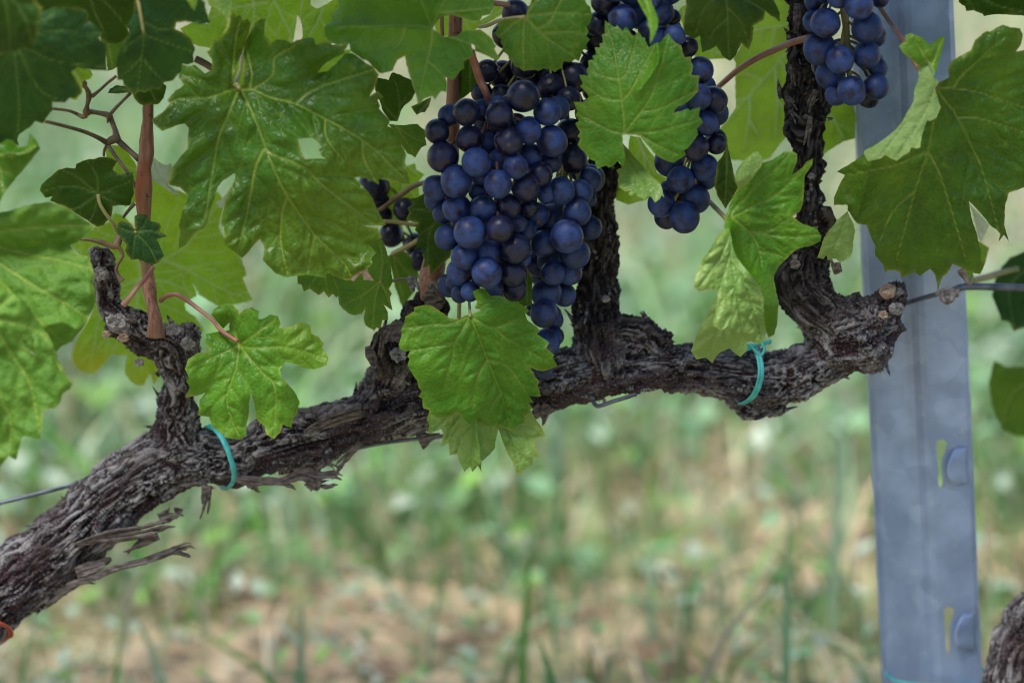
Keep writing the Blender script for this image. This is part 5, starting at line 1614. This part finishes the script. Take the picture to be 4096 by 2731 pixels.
def build_wires_and_ties():
    v, f = pix_tube("D -90,1178 0,1155 120,1125 240,1096 400,1080 650,1062 760,1042 880,1017 1000,1003 1120,985 1220,962 1262,940 1310,922 1350,912 1362,914 1363,922 1368,930 1378,932 1410,921 1440,912 1462,904",
                    [-.014, -.014, -.016, -.02, -.02, -.01, 0, .0, .0, .0, .0, .002, .004, .006, .008, .012, .014, .016, .018, .02, .02], 8.5, 10, 5)
    o = shifted("trellis_wire", v, f, M_WIRE)
    tag(o, "taut grey trellis wire from the left edge under the cordon, ending in a bent hook", "wire")
    v, f = pix_tube("L 1250,1470 1420,1420 1540,1385 1640,1358 1700,1345", [-.03, -.02, -.015], 10, 10)
    v2, f2 = pix_tube("L 1790,1322 1830,1305 1880,1295 2000,1292 2150,1296 2352,1302 2600,1312", [-.012, -.02, -.03, -.03], 15, 10)
    v, f = merge([(v, f), (v2, f2)])
    o = shifted("tie_wire", v, f, M_WIRE)
    tag(o, "wire running right from the cordon's knob across the steel post", "wire")
    v, f = merge([pix_tube("L 1650,1362 1680,1335 1730,1318 1780,1325 1812,1350 1815,1375", -.006, [9, 10, 10, 8], 9),
                  pix_tube("L 1695,1345 1700,1385 1735,1412 1772,1395 1780,1365 1765,1340", [.0, .006, .008, .0], 12, 9),
                  pix_tube("L 1700,1370 1730,1350 1790,1345 1835,1320", -.002, 10, 9)])
    shifted("twisted_loop", v, f, M_RUST, o)
    v, f = pix_tube("L 1845,1160 1862,1190 1880,1215 1895,1250 1915,1275 1930,1250 1942,1215", -.01, [16, 15, 9, 7, 7], 9)
    shifted("wire_tail", v, f, M_RUST, o)

    def tie(label, mat, front, back, df, db, w, name="plant_tie", cat="tie", group="ties round the vine", extra=(), strands=1):
        parts = []
        for s in range(strands):
            off = (s - (strands - 1) / 2) * w * 1.5
            F_, B_ = px(front) + [off, 0], px(back) + [off, 0]
            P = np.vstack([at(F_, df), at(B_, db)])
            C = catmull(np.vstack([P, P[:1]]), 6)
            parts.append(tube_vf(C, w * MPP * (1 + .10 * perlin(C * 190 + s)), 9, flat=.62, cap=False))
        for sp, d, r in extra:
            parts.append(pix_tube(sp, d, r, 8, flat=.6))
        v, f = merge(parts)
        o = shifted(name, v, f, mat)
        tag(o, label, cat, group)
    tie("shiny teal elastic tie round the cordon just right of the forked branch", M_TEAL, "D 486,978 505,998 520,1025 532,1060 538,1085 532,1112", "D 512,1118 495,1080 480,1030 470,990",
        [.014, .030, .036, .037, .034, .018], [-.012, -.03, -.03, -.012], 14)
    tie("knotted double teal tie round the cordon under the crumpled leaf", M_TEAL, "D 1728,792 1742,815 1748,850 1742,885 1728,912 1706,926", "D 1690,920 1690,880 1695,830 1710,795",
        [.016, .028, .034, .034, .028, .012], [-.012, -.03, -.03, -.012], 8, strands=2,
        extra=[("D 1678,798 1700,806 1722,798 1745,790 1770,785", [.012, .02, .026, .024, .02], [10, 12, 14, 12, 10]), ("D 1722,790 1735,806 1748,815 1756,800 1748,786", .028, 10)])
    tie("teal tie round the steel post at the bottom edge", M_TEAL, "D 2036,1540 2042,1553 2060,1563 2100,1569 2150,1573 2200,1573 2262,1570", "D 2262,1540 2200,1520 2100,1520 2040,1530",
        [-.05, -.042, -.038, -.034, -.034, -.036, -.05], [-.08, -.09, -.09, -.08], 9)
    tie("red tie round the trunk in the lower left corner", M_RED, "D -60,1385 -10,1425 18,1440 25,1455 15,1464", "D -20,1480 -80,1450 -110,1400 -90,1380",
        [.03, .044, .03, .012, .004], [-.02, -.03, -.03, .01], 8, strands=2)


def foliage_mass(n, xr, yr, zr, smin, smax, seed):
    r = np.random.default_rng(seed)
    shape = np.array([(0, -.1), (.25, -.35), (.55, -.3), (.6, -.05), (.95, .1), (.75, .4), (.8, .6), (.45, .62), (.3, .75), (.1, 1.0), (-.15, .78), (-.4, .68), (-.8, .62), (-.7, .35), (-.98, .1), (-.6, -.02), (-.6, -.3), (-.25, -.36)])
    V, F = [], []
    for i in range(n):
        s = r.uniform(smin, smax)
        c = np.array([r.uniform(*xr), r.uniform(*yr), r.uniform(*zr)])
        ang = r.uniform(0, 6.28)
        nrm = np.array([r.normal() * .5, -.45 + r.normal() * .5, .9])
        nrm /= np.linalg.norm(nrm)
        a = np.cross(nrm, [math.cos(ang), math.sin(ang), .1])
        a /= np.linalg.norm(a)
        b = np.cross(nrm, a)
        k = len(V)
        V.append(c)
        for x, y in shape:
            V.append(c + (a * x + b * (y - .3)) * s - nrm * s * .25 * (x * x + y * y))
        F += [(k, k + 1 + j, k + 1 + (j + 1) % len(shape)) for j in range(len(shape))]
    return V, F


def build_shade_foliage():
    """unseen foliage added to shade the fruit from above, with rows either side blocking low sky"""
    V, F = foliage_mass(420, (-.75, .75), (-.17, .20), (.67, 1.15), .045, .075, 77)
    tag(link("shade_canopy", make_mesh("shade_canopy", V, F, M_DARK)), "unseen leafy canopy added above the vine for shade", "foliage", kind='stuff')
    for y, sd in ((6.5, 78), (-4.6, 79)):
        V, F = foliage_mass(1500, (-5, 5), (y - .25, y + .25), (.55, 1.9), .07, .12, sd)
        tag(link("shade_row", make_mesh("shade_row", V, F, M_DARK)), "unseen leafy row added to block low sky light", "foliage", kind='stuff')


build_ground()
build_cover()
build_shade_foliage()
build_vine()
build_post()
build_wires_and_ties()
build_bunches()
build_leaves()
